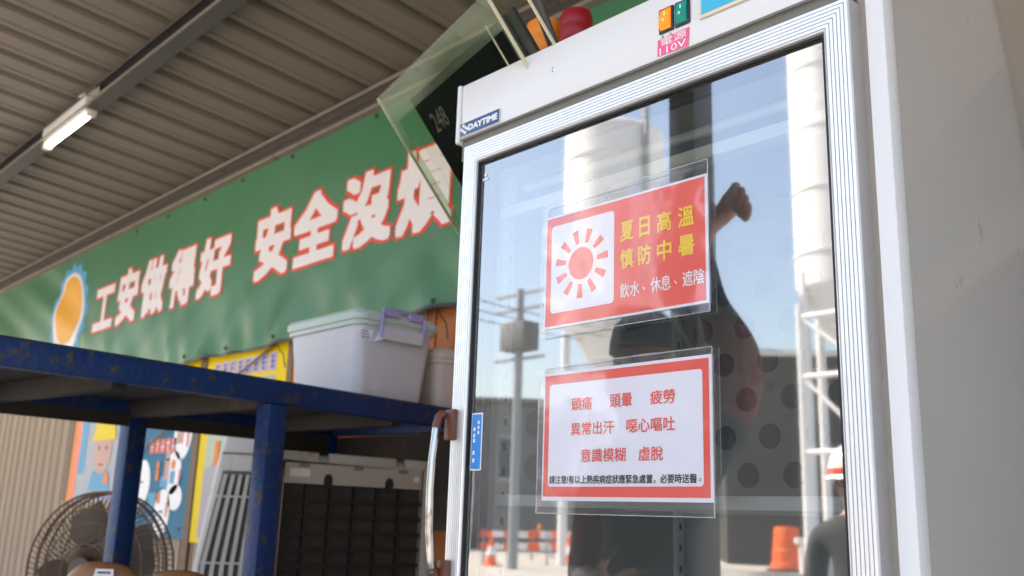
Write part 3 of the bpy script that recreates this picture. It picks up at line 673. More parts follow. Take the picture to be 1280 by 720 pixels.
# ============================================================ BEACONS
def beacon(x, y, zt, r, lens, label):
    e = empty('warning_beacon', (x, y, 2.208), label, 'warning light', 'warning lights on top of the fridge')
    h = zt-2.208
    m = MB(); m.lathe([(0, 0), (r*1.15, 0), (r*1.15, h*.3), (r*.9, h*.33), (0, h*.33)], 28); m.build('base', 'black', e, smooth='auto')
    prof = [(r, h*.34)]
    for k in range(6): prof += [(r, h*.34+(h*.58)*(k+.35)/6), (r*.975, h*.34+(h*.58)*(k+.5)/6), (r, h*.34+(h*.58)*(k+.65)/6)]
    prof += [(r, h*.93), (r*.9, h*.98), (r*.5, h), (0, h)]
    m = MB(); m.lathe(prof, 32); m.build('lens', lens, e, smooth='auto')
beacon(-1.379, 1.35, 2.532, .043, 'amber', 'orange warning beacon left of the red one above the fridge')
beacon(-1.281, 1.35, 2.522, .036, 'red_lens', 'dark red warning beacon right of the orange one above the fridge')

# ============================================================ FLUORESCENT LAMP
e = empty('tube_lamp', (-4.94, 1.42, 3.36), 'lit fluorescent tube lamp under the roof at the left', 'lamp')
m = MB(); m.box(-.32, .32, -.035, .035, 0.0, .05); m.build('housing', 'lamp_white', e, bevel=.006)
m = MB(); m.tube([(-.30, 0, -.035), (.30, 0, -.035)], .016, 14); m.build('tube', 'tube', e, smooth='auto')
for s_ in (-1, 1):
    m = MB(); m.box(s_*.32-.018, s_*.32+.018, -.022, .022, -.056, -.001); m.build('end_cap', 'cream', e, bevel=.004)
m = MB(); m.add([(.25, -.05, .052), (.45, -.02, .052), (.25, .05, .052), (.25, -.05, .058), (.45, -.02, .058), (.25, .05, .058)], [(0, 1, 2)[::-1], (3, 4, 5), (0, 1, 4, 3), (1, 2, 5, 4), (2, 0, 3, 5)]); m.build('bracket', 'cream', e)

# ============================================================ FRIDGE
FR = empty('display_fridge', (-.84, 1.3, 0), 'tall white glass door display fridge with two laminated notices', 'fridge')
def fre(m, name, mt, **k):
    for q in m.islands(): fr(q, name, mt, **k)
def fr(m, name, mt, **k):
    o = m.build(name, mt, FR, **k); o.location = (.84, -1.3, 0); return o
# body shell
m = MB()
m.box(-1.228, -1.188, 1.035, 1.65, .1, 2.094); m.box(-.492, -.452, 1.040, 1.65, .1, 2.094); m.box(-1.187, -.493, 1.61, 1.65, .1, 2.094); m.box(-1.187, -.493, 1.04, 1.609, 2.055, 2.094); m.box(-1.187, -.493, 1.04, 1.609, .1, .3)
fr(m, 'cabinet', 'white_paint')
m = MB(); m.box(-1.187, -1.180, 1.045, 1.600, .301, 2.050); m.box(-.500, -.493, 1.045, 1.600, .301, 2.050); m.box(-1.187, -.493, 1.601, 1.609, .301, 2.050); m.box(-1.179, -.501, 1.045, 1.600, 2.046, 2.054)
fr(m, 'liner', 'liner')
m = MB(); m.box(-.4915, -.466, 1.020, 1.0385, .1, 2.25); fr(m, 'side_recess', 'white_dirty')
m = MB(); m.box(-.4655, -.4435, .985, 1.012, .08, 2.3); fr(m, 'side_post', 'white_paint', bevel=.002)
m = MB(); m.box(-.4515, -.4445, 1.0125, 1.65, .08, 2.3); fr(m, 'side_panel', 'side_grey', bevel=.001)
# header
m = MB(); m.box(-1.2275, -.492, 1.0, 1.65, 2.103, 2.206); fr(m, 'header_panel', 'white_paint', bevel=.0025)
m = MB(); m.box(-1.239, -1.229, .996, 1.65, 2.095, 2.208); fr(m, 'header_side_cap', 'white_paint', bevel=.004, seg=3)
m = MB(); m.box(-1.228, -.4925, 1.0, 1.0005, 2.099, 2.1025); m.box(-1.228, -.4925, 1.006, 1.034, 2.062, 2.1025); fr(m, 'header_gap', 'gap')
# door frame: mitred fluted profile
OX0, OX1, OZ0, OZ1 = -1.2045, -.4885, .34, 2.0787
prof = [(0, 1.030), (0, .9925)]
for k in range(6):
    w0 = .0015+k*.0050
    prof += [(w0, .9900), (w0+.0038, .9900), (w0+.0041, .9935), (w0+.0049, .9935)]
prof += [(.0320, .9900), (.0335, .9910), (.0345, .995), (.0352, 1.000), (.0352, 1.006)]
for side in range(4):
    m = MB(); pts = []
    for w_, y in prof:
        c4 = [(OX0+w_, y, OZ0+w_), (OX1-w_, y, OZ0+w_), (OX1-w_, y, OZ1-w_), (OX0+w_, y, OZ1-w_)]
        pts += [c4[side], c4[(side+1) % 4]]
    m.add(pts, [(2*i, 2*i+1, 2*i+3, 2*i+2) for i in range(len(prof)-1)])
    fr(m, 'door_stile' if side in (1, 3) else 'door_rail', 'alu')
ix0, ix1, iz0, iz1 = OX0+.0352, OX1-.0352, OZ0+.0352, OZ1-.0352
def rim(m, a0, a1, w_, ya, yb):
    m.box(ix0+a0, ix0+a0+w_, ya, yb, iz0+a0, iz1-a0); m.box(ix1-a0-w_, ix1-a0, ya, yb, iz0+a0, iz1-a0)
    m.box(ix0+a0+w_, ix1-a0-w_, ya, yb, iz1-a0-w_, iz1-a0); m.box(ix0+a0+w_, ix1-a0-w_, ya, yb, iz0+a0, iz0+a0+w_)
m = MB(); rim(m, 0.0004, 0, .0028, .9945, 1.0005); fr(m, 'glass_seal', 'rubber')
m = MB(); rim(m, .0004, 0, .007, 1.007, 1.019); rim(m, .0004, 0, .003, 1.024, 1.042); fr(m, 'spacer_bar', 'rubber')
m = MB(); rim(m, .001, 0, .006, 1.0195, 1.0235); fr(m, 'spacer_desiccant', 'gap')
m = MB(); m.add([(ix0, 1.001, iz0), (ix1, 1.001, iz0), (ix1, 1.001, iz1), (ix0, 1.001, iz1)], [(0, 1, 2, 3)]); fr(m, 'front_pane', 'glass')
M['glass2'] = clear_mat('inner_glass', (.95, .97, .96), refl=.03, gain=1.0)
m = MB(); m.add([(ix0+.001, 1.0205, iz0), (ix1-.001, 1.0205, iz0), (ix1-.001, 1.0205, iz1), (ix0+.001, 1.0205, iz1)], [(0, 1, 2, 3)]); fr(m, 'rear_pane', 'glass2')
# back panel with round air holes
m = MB(); m.box(-1.178, -.502, 1.585, 1.598, .302, 2.044); fr(m, 'air_duct_panel', 'liner')
hm = MB(); hm.lathe([(.0001, 0), (.0195, 0), (.0225, -.002), (.0235, 0)], 20, M_=Matrix.Rotation(R(-90), 4, 'X'))
def holes_at(P, rot):
    global hole0
    if hole0 is None:
        hole0 = hm.build('air_hole', 'holes', FR, smooth='auto'); o = hole0
    else: o = hole0.copy(); C.objects.link(o)
    o.location = Vector(P)+Vector((.84, -1.3, 0)); o.rotation_euler = (0, 0, rot)
hole0 = None
for r_ in range(0, 7):
    for c_ in range(7):
        x = -1.13+c_*.098+(.049 if r_ % 2 else 0)
        if x < -.53: holes_at((x, 1.5835, 1.545+r_*.072), 0)
for r_ in range(0, 2):
    for c_ in range(2): holes_at((-1.1785, 1.157+c_*.098-(0 if r_ % 2 else 0), 1.536+r_*.0745), R(-90))
# uprights, shelves, top lamp bars
for x in (-1.172, -.512):
    for y in (1.075, 1.55):
        m = MB(); m.box(x-.005, x+.005, y-.010, y+.010, .31, 2.04); fr(m, 'shelf_upright', 'lamp_white')
        q_ = MB()
        for k in range(40): q_.box(x-.0062, x+.0062, y-.003, y+.003, .36+k*.04, .372+k*.04)
        fr(q_, 'upright_slots', 'holes')
for z in (1.478, 1.13, .78):
    m = MB(); m.box(-1.165, -.515, 1.056, 1.062, z-.008, z+.010); fr(m, 'shelf_front_bar', 'white_paint', bevel=.002)
    m = MB()
    for k in range(30): m.box(-1.165+k*.0222, -1.162+k*.0222, 1.0625, 1.57, z-.002, z+.001)
    for y in (1.2, 1.38, 1.56): m.box(-1.165, -.515, y, y+.004, z-.006, z-.0025)
    fr(m, 'shelf_wires', 'lamp_white')
m = MB(); m.box(-1.177, -.503, 1.052, 1.085, 1.955, 1.975); fr(m, 'lamp_cover', 'cream', bevel=.003)
m = MB(); m.tube([(-1.16, 1.10, 2.02), (-.52, 1.10, 2.02)], .008, 10); fr(m, 'interior_tube', 'lamp_white', smooth='auto')
# handle
m = MB(); m.box(-1.2085, -1.186, .979, .9895, 1.570, 1.620); m.box(-1.2085, -1.186, .979, .9895, 1.33, 1.384); fre(m, 'handle_bracket', 'handle_brown', bevel=.003)
m = MB(); m.tube([(-1.208, .976, 1.612), (-1.209, .968, 1.606), (-1.2095, .963, 1.585), (-1.210, .959, 1.54), (-1.210, .958, 1.49), (-1.2095, .960, 1.43), (-1.209, .965, 1.385), (-1.2085, .970, 1.368), (-1.208, .977, 1.360)], .0062, 12); fr(m, 'handle_bar', 'chrome', smooth='auto')
m = MB(); m.tube([(-1.208, .977, 1.6135), (-1.209, .9685, 1.6075), (-1.2095, .9635, 1.588)], .0072, 12); m.tube([(-1.2087, .969, 1.3725), (-1.208, .978, 1.3585)], .0072, 12); fre(m, 'handle_sleeve', 'handle_brown', smooth='auto')
# brand plate
m = MB(); m.box(-1.2265, -1.1235, .9975, .9995, 2.1055, 2.1300); fr(m, 'brand_plate', 'plate_blue', bevel=.0006)
m = MB(); m.box(-1.2272, -1.1228, .9982, .9992, 2.1048, 2.1307); fr(m, 'plate_edge', 'white_print')
m = MB(); text_fit(m, 'DAYTIME', -1.2035, -1.1275, 2.1115, 2.1235, .9970, offset=.045)
fr(m, 'brand_lettering', 'white_print')
m = MB(); cx, cz, q = -1.2145, 2.1175, .0036
for i in range(3):
    for j in range(2):
        ox, oz = (i-1)*.0053+(j-.5)*.0053, -(i-1)*.0040+(j-.5)*.0062
        m.flat([(cx+ox-q, cz+oz), (cx+ox, cz+oz-q), (cx+ox+q, cz+oz), (cx+ox, cz+oz+q)], .9970)
fr(m, 'brand_mark', 'white_print')
# switches
for x0, mt in ((-.781, 'orange_switch'), (-.7525, 'green_switch')):
    m = MB(); m.box(x0, x0+.0262, .9965, .9995, 2.139, 2.178); fr(m, 'switch_frame', 'black', bevel=.0012)
    m = MB(); m.add([(x0+.004, .9960, 2.143), (x0+.0222, .9960, 2.143), (x0+.0222, .9905, 2.151), (x0+.004, .9905, 2.151), (x0+.0222, .9950, 2.1745), (x0+.004, .9950, 2.1745), (x0+.004, .9970, 2.143), (x0+.0222, .9970, 2.143), (x0+.004, .9970, 2.1745), (x0+.0222, .9970, 2.1745)],
                    [(0, 1, 2, 3), (3, 2, 4, 5), (0, 3, 5, 8, 6), (1, 7, 9, 4, 2), (5, 4, 9, 8)]); fr(m, 'rocker', mt)
    m = MB(); m.box(x0+.0122, x0+.0138, .9926, .9934, 2.164, 2.170); fr(m, 'rocker_mark', 'white_print')
    m = MB(); m.lathe([(.0012, 0), (.0022, 0)], 14, M_=Matrix.Translation((x0+.013, .9898, 2.1555)) @ Matrix.Rotation(R(90), 4, 'X')); fr(m, 'rocker_mark', 'white_print')
m = MB(); text_fit(m, '電', -.778, -.7735, 2.1325, 2.1365, .9993); text_fit(m, '源', -.764, -.7595, 2.1325, 2.1365, .9993)
fr(m, 'switch_caption', 'black_print')
m = MB(); m.add([(-.7855, .9990, 2.1062), (-.7305, .9990, 2.1042), (-.7282, .9990, 2.1335), (-.7845, .9990, 2.1320)], [(0, 1, 2, 3)]); fr(m, 'pink_label', 'pink')
m = MB(); text_fit(m, '電源', -.779, -.7335, 2.1195, 2.1315, .9986, offset=.0); text_fit(m, '110V', -.781, -.7345, 2.1065, 2.1175, .9986)
fr(m, 'label_lettering', 'white_print')
m = MB(); m.box(-.7095, -.598, .9955, .9995, 2.1355, 2.196); fr(m, 'controller_frame', 'cream', bevel=.0015)
m = MB(); m.box(-.7050, -.602, .9945, .9953, 2.1410, 2.192); fr(m, 'controller_face', 'cyan')
m = MB(); m.lathe([(0, 0), (.0016, 0)], 10, M_=Matrix.Translation((-1.0, .9995, 2.157)) @ Matrix.Rotation(R(90), 4, 'X')); m.lathe([(0, 0), (.0016, 0)], 10, M_=Matrix.Translation((-1.0, .9995, 2.163)) @ Matrix.Rotation(R(90), 4, 'X')); fre(m, 'screw_hole', 'gap')
# blue sticker inside the seal
m = MB(); m.box(-1.1625, -1.1365, .9990, .9996, 1.5225, 1.6125); fr(m, 'sticker_border', 'white_print')
m = MB(); m.box(-1.1605, -1.1385, .9982, .9988, 1.5245, 1.6105); fr(m, 'blue_sticker', 'sticker_blue')
m = MB()
for k, z in enumerate((1.600, 1.592, 1.584)): m.box(-1.1460, -1.1425, .9976, .9980, z-.005, z)
for k, z in enumerate((1.590, 1.580, 1.572, 1.553, 1.541)): m.box(-1.1560, -1.1520, .9976, .9980, z-.006, z)
fr(m, 'sticker_print', 'white_print')
m = MB(); m.flat([(-1.155+a_, 2.018+b_) for a_, b_ in ((-.004, 0), (0, -.004), (.004, 0), (0, .004))], 1.0002); m.box(-1.162, -1.148, .9998, 1.0002, 2.0085, 2.0115); fr(m, 'glass_mark', 'white_print')
for x in (-1.18, -.5):
    for y in (1.08, 1.6):
        m = MB(); m.lathe([(0, 0), (.025, 0), (.02, .03), (.012, .1), (0, .1)], 14, c=(x, y, 0)); fr(m, 'foot', 'black', smooth='auto')
m = MB(); m.box(-1.215, -.49, 1.0, 1.035, .12, .33); fr(m, 'kick_grille', 'white_paint', bevel=.003)

# ------------------------------------------------------------ laminated notices (taped on the glass: things of their own)
def notice(label, px0, px1, pz0, pz1, fx0, fx1, fz0, fz1):
    e = empty('laminated_notice', ((fx0+fx1)/2, .998, fz0), label, 'notice')
    def put(m, name, mt, **k):
        for q_ in (m.islands() if name == 'sun_ray' else [m]):
            o = q_.build(name, mt, e, **k); o.location = -Vector(e.location)
        return o
    m = MB(); m.box(px0, px1, .9982, .9990, pz0, pz1); put(m, 'paper', 'paper')
    m = MB(); N = 24; P = []
    for j in range(N+1):
        for i in range(N+1):
            u, v = i/N, j/N; ed = min(u, 1-u, v, 1-v)
            y = .9938+.0011*math.sin(7*u+3*v)*(.3+ed)-.0012*math.exp(-ed*14)*math.sin(9*u+11*v)
            P.append((fx0+(fx1-fx0)*u, y, fz0+(fz1-fz0)*v+.002*math.sin(3.1*u)))
    m.add(P, [(j*(N+1)+i, j*(N+1)+i+1, (j+1)*(N+1)+i+1, (j+1)*(N+1)+i) for j in range(N) for i in range(N)])
    put(m, 'film', 'laminate', smooth=True)
    m = MB(); t = .0012
    for a_, b_, c_, d_ in ((fx0, fx1, fz1-t, fz1), (fx0, fx1, fz0, fz0+t), (fx0, fx0+t, fz0+t, fz1-t), (fx1-t, fx1, fz0+t, fz1-t)): m.box(a_, b_, .9930, .9938, c_, d_)
    put(m, 'film_edge', 'film_edge')
    return put
put = notice('red laminated notice with a sun icon and yellow heat warning, upper of two', -1.0035, -.7025, 1.7300, 1.9070, -1.008, -.6975, 1.7165, 1.9255)
m = MB(); m.flat(rect(-1.0005, -.7065, 1.7335, 1.9035), .9977); put(m, 'red_ground', 'red_print')
m = MB(); m.flat(rrect(-.9895, -.8635, 1.7525, 1.8900, .006), .9972); put(m, 'icon_panel', 'paper')
sx, sz = -.9275, 1.8215; m = MB(); m2 = MB()
for k in range(22):
    t = 2*math.pi*k/22+.1; long = k % 2 == 0
    r0, r1_, w0, w1 = (.0315, .0525, .0032, .0056) if long else (.0315, .0465, .0030, .0048)
    c_, s_ = math.cos(t), math.sin(t)
    (m if long else m2).flat([(sx+c_*r0-s_*w0, sz+s_*r0+c_*w0), (sx+c_*r1_-s_*w1, sz+s_*r1_+c_*w1), (sx+c_*r1_+s_*w1, sz+s_*r1_-c_*w1), (sx+c_*r0+s_*w0, sz+s_*r0-c_*w0)][::-1], .9967)
put(m, 'sun_ray', 'red_print'); put(m2, 'sun_ray', 'ray_pale')
m = MB(); m.flat(ellipse(sx, sz, .0265, .0265, 40), .9968); put(m, 'sun_rim', 'ray_pale')
m = MB(); m.flat(ellipse(sx, sz, .0245, .0245, 40), .9963); put(m, 'sun_disc', 'red_print')
m = MB()
cols = [(-.8515, -.8275), (-.8190, -.7960), (-.7860, -.7610), (-.7500, -.7230)]
for ch, (a_, b_) in zip('夏日高溫', cols): text_fit(m, ch, a_+(.002 if ch == '日' else 0), b_-(.002 if ch == '日' else 0), 1.8395, 1.8685, .9970, offset=.022)
for ch, (a_, b_) in zip('慎防中暑', cols): text_fit(m, ch, a_, b_, 1.7985, 1.8275, .9970, offset=.022)
put(m, 'heading_lettering', 'yellow_print')
m = MB(); xs = [-.8515, -.8300, -.8040, -.7840, -.7560, -.7385]
for ch, x in (('飲', -.8515), ('水', -.8330), ('休', -.7965), ('息', -.7790), ('遮', -.7430), ('陰', -.7245)): text_fit(m, ch, x-.0005, x+.0165, 1.7565, 1.7775, .9970, offset=.006)
for x in (-.8130, -.7590): text_fit(m, '、', x+.002, x+.0065, 1.7620, 1.7675, .9970, offset=.006)
put(m, 'advice_lettering', 'white_print')
put = notice('white laminated notice with red border and red symptom words, lower of two', -.9995, -.7005, 1.4775, 1.6625, -1.006, -.6955, 1.4590, 1.6715)
m = MB(); m.flat(rect(-.9965, -.7045, 1.4830, 1.6580), .9977); put(m, 'red_border', 'red_print')
m = MB(); m.flat(rrect(-.9865, -.7140, 1.4970, 1.6445, .005), .9972); put(m, 'white_ground', 'paper')
m = MB()
for s_, a_, b_, z0_, z1_ in (('頭痛', -.942, -.902, 1.6035, 1.6225), ('頭暈', -.869, -.829, 1.6035, 1.6225), ('疲勞', -.798, -.757, 1.6035, 1.6225),
                        ('異常出汗', -.942, -.861, 1.5680, 1.5865), ('噁心嘔吐', -.839, -.757, 1.5680, 1.5865), ('意識模糊', -.922, -.840, 1.5300, 1.5490), ('虛脫', -.818, -.777, 1.5300, 1.5490)):
    text_fit(m, s_, a_, b_, z0_, z1_, .9967, offset=.014)
put(m, 'symptom_lettering', 'red_print')
m = MB(); text_fit(m, '請注意!有以上熱疾病症狀應緊急處置，必要時送醫', -.9830, -.7240, 1.5005, 1.5130, .9967, offset=.022); text_fit(m, '。', -.7210, -.7170, 1.5030, 1.5075, .9967)
put(m, 'warning_lettering', 'black_print')

# ============================================================ GREY PARTITION AT THE RIGHT
e = empty('partition_panel', (.6, 2.25, 0), 'grey partition boards on the back wall right of the fridge', 'partition')
def bxp(name, x0, x1, z0, z1, y0, y1, mt, bv=0):
    a = MB(); a.box(x0, x1, y0, y1, z0, z1); return a.build(name, mt, e, bevel=bv)
bxp('board', -.95, 2.4, 0, 2.125, 0, .04, 'panel_low'); bxp('label_band', -.95, 2.4, 2.127, 2.26, -.003, .04, 'panel_band')
bxp('board', -.95, 2.4, 2.262, 2.585, 0, .04, 'panel_grey'); bxp('top_board', -.95, 2.4, 2.587, 3.23, -.004, .04, 'panel_top')

# ============================================================ THE YARD SEEN IN THE GLASS
def silo(name, label, x, y, r, zc, h, legs=True, rings=5, group=None):
    e = empty('silo', (x, y, 0), label, 'silo')
    m = MB(); m.lathe([(0, zc+h+r*.22), (r*.5, zc+h+r*.17), (r*.92, zc+h+r*.03), (r, zc+h-.05), (r, zc)], 48); m.build('shell', 'silo', e, smooth='auto')
    for k in range(rings):
        m = MB(); z = zc+h*(k+.5)/rings; m.lathe([(r+.0, z-.05), (r+.05, z-.04), (r+.05, z+.04), (r, z+.05)], 48); m.build('hoop', 'silo', e, smooth='auto')
    if legs:
        m = MB(); m.lathe([(r, zc), (r*.25, zc-r*1.2), (0, zc-r*1.2)], 48); m.build('hopper', 'silo', e, smooth='auto')
        for k in range(4):
            t = k*math.pi/2+.5; m = MB(); m.tube([(r*.96*math.cos(t), r*.96*math.sin(t), zc+.5), (r*.96*math.cos(t), r*.96*math.sin(t), 0)], .16, 10); m.build('leg', 'silo', e, smooth='auto')
    return e
s1 = silo('a', 'wide white cement silo with rounded top, reflected left of the fridge glass', -22.1, -23.5, 1.85, 8.6, 7.0, rings=3)
m = MB(); m.tube([(.9, -.6, 15.9), (.9, -.6, 17.6)], .08, 8); m.tube([(1.9, .5, 9), (1.9, .5, 16.2), (1.2, .4, 16.6)], .12, 8); m.build('vent_pipe', 'galv', s1, smooth='auto')
s2 = silo('b', 'tall slim white silo with ring seams, reflected at the right edge of the glass', -15.8, -28.4, 1.55, 9.6, 14, rings=6)
# lattice gantry beside it
e = empty('steel_gantry', (-13.6, -23.2, 0), 'white tubular steel gantry in the yard beside the slim silo', 'gantry')
for x, y in ((-.9, 0), (1.3, 0), (1.3, 1.2)):
    m = MB(); m.tube([(x, y, 0), (x, y, 8.0)], .11, 8); m.build('post', 'silo', e, smooth='auto')
for z in (3.6, 5.8, 7.6):
    m = MB(); m.tube([(-.9, 0, z), (2.6, 0, z)], .08, 8); m.build('rail', 'silo', e, smooth='auto')
m = MB(); m.tube([(-.9, 0, 7.6), (1.3, 0, 5.8)], .06, 8); m.tube([(-.9, 0, 5.8), (1.3, 0, 3.6)], .06, 8); m.build('brace', 'silo', e, smooth='auto')
# utility pole
e = empty('utility_pole', (-21.5, -18.3, 0), 'grey utility pole with transformer box, reflected at the left of the glass', 'utility pole')
m = MB(); m.tube([(0, 0, 0), (0, 0, 8.6)], [.17, .12], 10); m.build('pole', 'galv', e, smooth='auto')
m = MB(); m.box(-.55, .55, -.35, .35, 6.6, 7.5); m.build('transformer', 'shed_grey', e, bevel=.04)
for z in (7.9, 8.4, 6.3): m = MB(); m.box(-1.1, 1.1, -.05, .05, z, z+.09); m.build('crossarm', 'galv', e)
for k in range(3):
    pts = [(-1+k, -14+28*q/16, 8.5-.9*math.sin(math.pi*q/16)) for q in range(17)]
    m = MB(); m.tube(pts, .018, 4); m.build('wire', 'black', e)
# buildings
def shed(label, x, y, w_, d_, h, rz, roof_m='shed_roof', wins=6, wall_m='shed_grey'):
    e = empty('site_building', (x, y, 0), label, 'building', rz=R(rz))
    m = MB(); m.box(-w_/2, w_/2, -d_/2, d_/2, 0, h); m.build('walls', wall_m, e)
    m = MB(); m.box(-w_/2-.3, w_/2+.3, -d_/2-.3, d_/2+.3, h+.002, h+.22); m.build('roof', roof_m, e)
    m = MB()
    for k in range(wins):
        xx = -w_/2+w_*(k+.5)/wins
        a = MB(); a.box(xx-.55, xx+.55, d_/2+.002, d_/2+.05, h*.45, h*.78); f_ = a.build('window', 'galv', e)
        a = MB(); a.box(xx-.47, xx+.47, d_/2+.052, d_/2+.06, h*.48, h*.75); a.build('pane', 'window', f_)
    return e
shed('low grey site office with flat roof, reflected beside the blue sticker', -35.5, -33, 17, 6, 7.0, -46, roof_m='shed_grey')
shed('grey workshop with a white roof edge, reflected behind the round air holes', -20.6, -36.2, 9.5, 6, 8.3, -38, wall_m='shed_dark', wins=0)
# trees
def tree(x, y, h, r, label, seed, mt):
    rr = random.Random(seed); e = empty('tree', (x, y, 0), label, 'tree', 'trees beyond the yard')
    m = MB(); m.tube([(0, 0, 0), (.1, 0, h*.35), (0, .1, h*.7)], [.28, .2, .07], 8)
    for k in range(6):
        t = rr.random()*6.28; m.tube([(0, 0, h*(.3+.06*k)), (r*.6*math.cos(t), r*.6*math.sin(t), h*(.5+.07*k))], [.1, .03], 5)
    m.build('trunk', 'bark', e, smooth='auto')
    m = MB()
    cl = [(rr.gauss(0, .45)*r, rr.gauss(0, .45)*r, h*(.42+.5*rr.random()), rr.uniform(.28, .5)*r) for _ in range(26)]
    for cx, cy_, cz, cr in cl:
        for _ in range(70):
            d = Vector((rr.gauss(0, 1), rr.gauss(0, 1), rr.gauss(0, .8))).normalized()*cr*rr.uniform(.6, 1.05)
            p = Vector((cx, cy_, cz))+d; s_ = rr.uniform(.1, .22); a_ = Vector((rr.gauss(0, 1), rr.gauss(0, 1), rr.gauss(0, 1))).normalized()*s_; b_ = a_.orthogonal().normalized()*s_*.6
            m.add([p-a_, p+b_, p+a_, p-b_], [(0, 1, 2, 3)])
    tag(m.build('crown', mt, e), kind='stuff')
for k, (x, y, h, r) in enumerate([(-17.5, -44, 9.5, 3.6), (-22, -46, 10, 3.6), (-29, -45, 8.4, 3.4), (-36, -46, 8.0, 3.2), (-46, -42, 8.4, 3.2), (-52, -30, 8.2, 3.2), (-12.0, -42, 9.4, 3.4), (-45, -15, 7.4, 3.2)]):
    tree(x, y, h, r, ['tree at the yard edge directly behind the white-roofed workshop','tall tree left of the workshop roof at the yard edge','tree between the workshop and the wide silo','tree behind the wide silo','tree behind the road barriers','tree behind the grey site office','rightmost tree behind the slim silo','leftmost and smallest tree of the row'][k], k, 'leaf_a' if k % 2 else 'leaf_b')
# barriers, cones, drums
def barrier(x, y, rz, label):
    e = empty('road_barrier', (x, y, 0), label, 'barrier', 'striped barriers in the yard', rz=R(rz))
    for z in (.55, .95):
        for k in range(6):
            m = MB(); m.box(-1.2+k*.4, -.8+k*.4-.002, -.02, .02, z-.1, z+.1); m.build('rail_segment', 'orange_cone' if k % 2 else 'cone_white', e)
    for s_ in (-1, 1):
        m = MB(); m.tube([(s_*1.05, -.3, 0), (s_*1.05, 0, 1.1), (s_*1.05, .3, 0)], .025, 6); m.build('leg', 'galv', e)
    m = MB(); m.lathe([(0, 1.1), (.08, 1.1), (.08, 1.28), (0, 1.3)], 12); m.build('lamp', 'amber', e, smooth='auto')
for k in range(4):
    x = -23.6-.2*k; y = -20.4-2.5*k
    barrier(x-.6*k, y+.6*k, 48+90-4*k, ['orange and white road barrier nearest the site office','second orange and white barrier from the site office','third orange and white barrier from the site office','orange and white barrier farthest from the site office'][k])
def cone(x, y, h, mt, label, grp):
    e = empty('traffic_cone', (x, y, 0), label, 'traffic cone', grp)
    r = h*.2
    m = MB(); m.box(-r*1.3, r*1.3, -r*1.3, r*1.3, 0, .04); m.build('base', mt, e, bevel=.01)
    m = MB(); m.lathe([(r, .04), (r*.2, h), (0, h)], 20); m.build('cone', mt, e, smooth='auto')
    m = MB(); m.lathe([(r*.74+.004, h*.35), (r*.5+.004, h*.62)], 20); m.build('sleeve', 'cone_white', e, smooth='auto')
for k, (x, y) in enumerate([(-23.4, -22.8), (-23.7, -24.3), (-23.0, -18.8), (-24.8, -25.4)]):
    cone(x, y, .95, 'orange_cone', ['orange traffic cone before the second barrier','orange traffic cone before the third barrier','orange traffic cone closest to the site office','orange traffic cone farthest from the site office'][k], 'orange cones by the barriers')
cone(-14.6, -14.0, .75, 'cone_green', 'green and white traffic cone nearest the shed in the yard', None)
e = empty('traffic_drum', (-18.2, -28.2, 0), 'tall orange traffic drum standing before the concrete block', 'traffic drum')
m = MB(); m.lathe([(.0, 1.5), (.38, 1.48), (.42, 1.35), (.42, 1.1), (.46, 1.08), (.46, .75), (.5, .72), (.5, .3), (.56, .28), (.58, .0)], 24); m.build('drum', 'orange_cone', e, smooth='auto')
m = MB(); m.lathe([(.58, 0), (.72, 0), (.72, .08), (.58, .1)], 24); m.build('base', 'rubber', e, smooth='auto')
m = MB(); m.box(-.9, .9, -.7, .7, 0, 1.05); m.box(-1.0, 1.0, -.8, .8, .95, 1.15)
o = m.build('concrete_block', 'silo', bevel=.03); o.location = (-16.3, -27.6, 0); o.rotation_euler = (0, 0, R(40)); tag(o, 'pale concrete footing block at the base of the slim silo', 'concrete block')
# canopy post
e = empty('canopy_post', (-1.70, -.33, 0), 'dark steel post holding the front edge of the roof', 'post')
m = MB(); m.box(-.05, .05, -.05, .05, .012, roof_z(-.33)-.03); m.build('shaft', 'steel_dark', e, bevel=.004)
m = MB(); m.box(-.11, .11, -.11, .11, 0, .011); m.build('base_plate', 'steel_dark', e)

# ------------------------------------------------------------ people
def person(name, nodes, edges, mats, pick, label, sub=2):
    e = empty('person', (0, 0, 0), label, 'person')
    me = bpy.data.meshes.new('body'); me.from_pydata([n[0] for n in nodes], edges, [])
    o = bpy.data.objects.new('body', me); C.objects.link(o)
    sk = o.modifiers.new('skin', 'SKIN'); lay = me.skin_vertices[0].data
    for i, n in enumerate(nodes):
        lay[i].radius = (n[1], n[2] if len(n) > 2 else n[1])
    lay[0].use_root = True
    sb = o.modifiers.new('sub', 'SUBSURF'); sb.levels = sub; sb.render_levels = sub
    me2 = bpy.data.meshes.new_from_object(o.evaluated_get(bpy.context.evaluated_depsgraph_get()))
    bpy.data.objects.remove(o)
    for m_ in mats: me2.materials.append(M[m_])
    for p in me2.polygons: p.material_index = pick(p.center)
    me2.shade_smooth()
    b = bpy.data.objects.new('body', me2); C.objects.link(b); b.parent = e
    return e
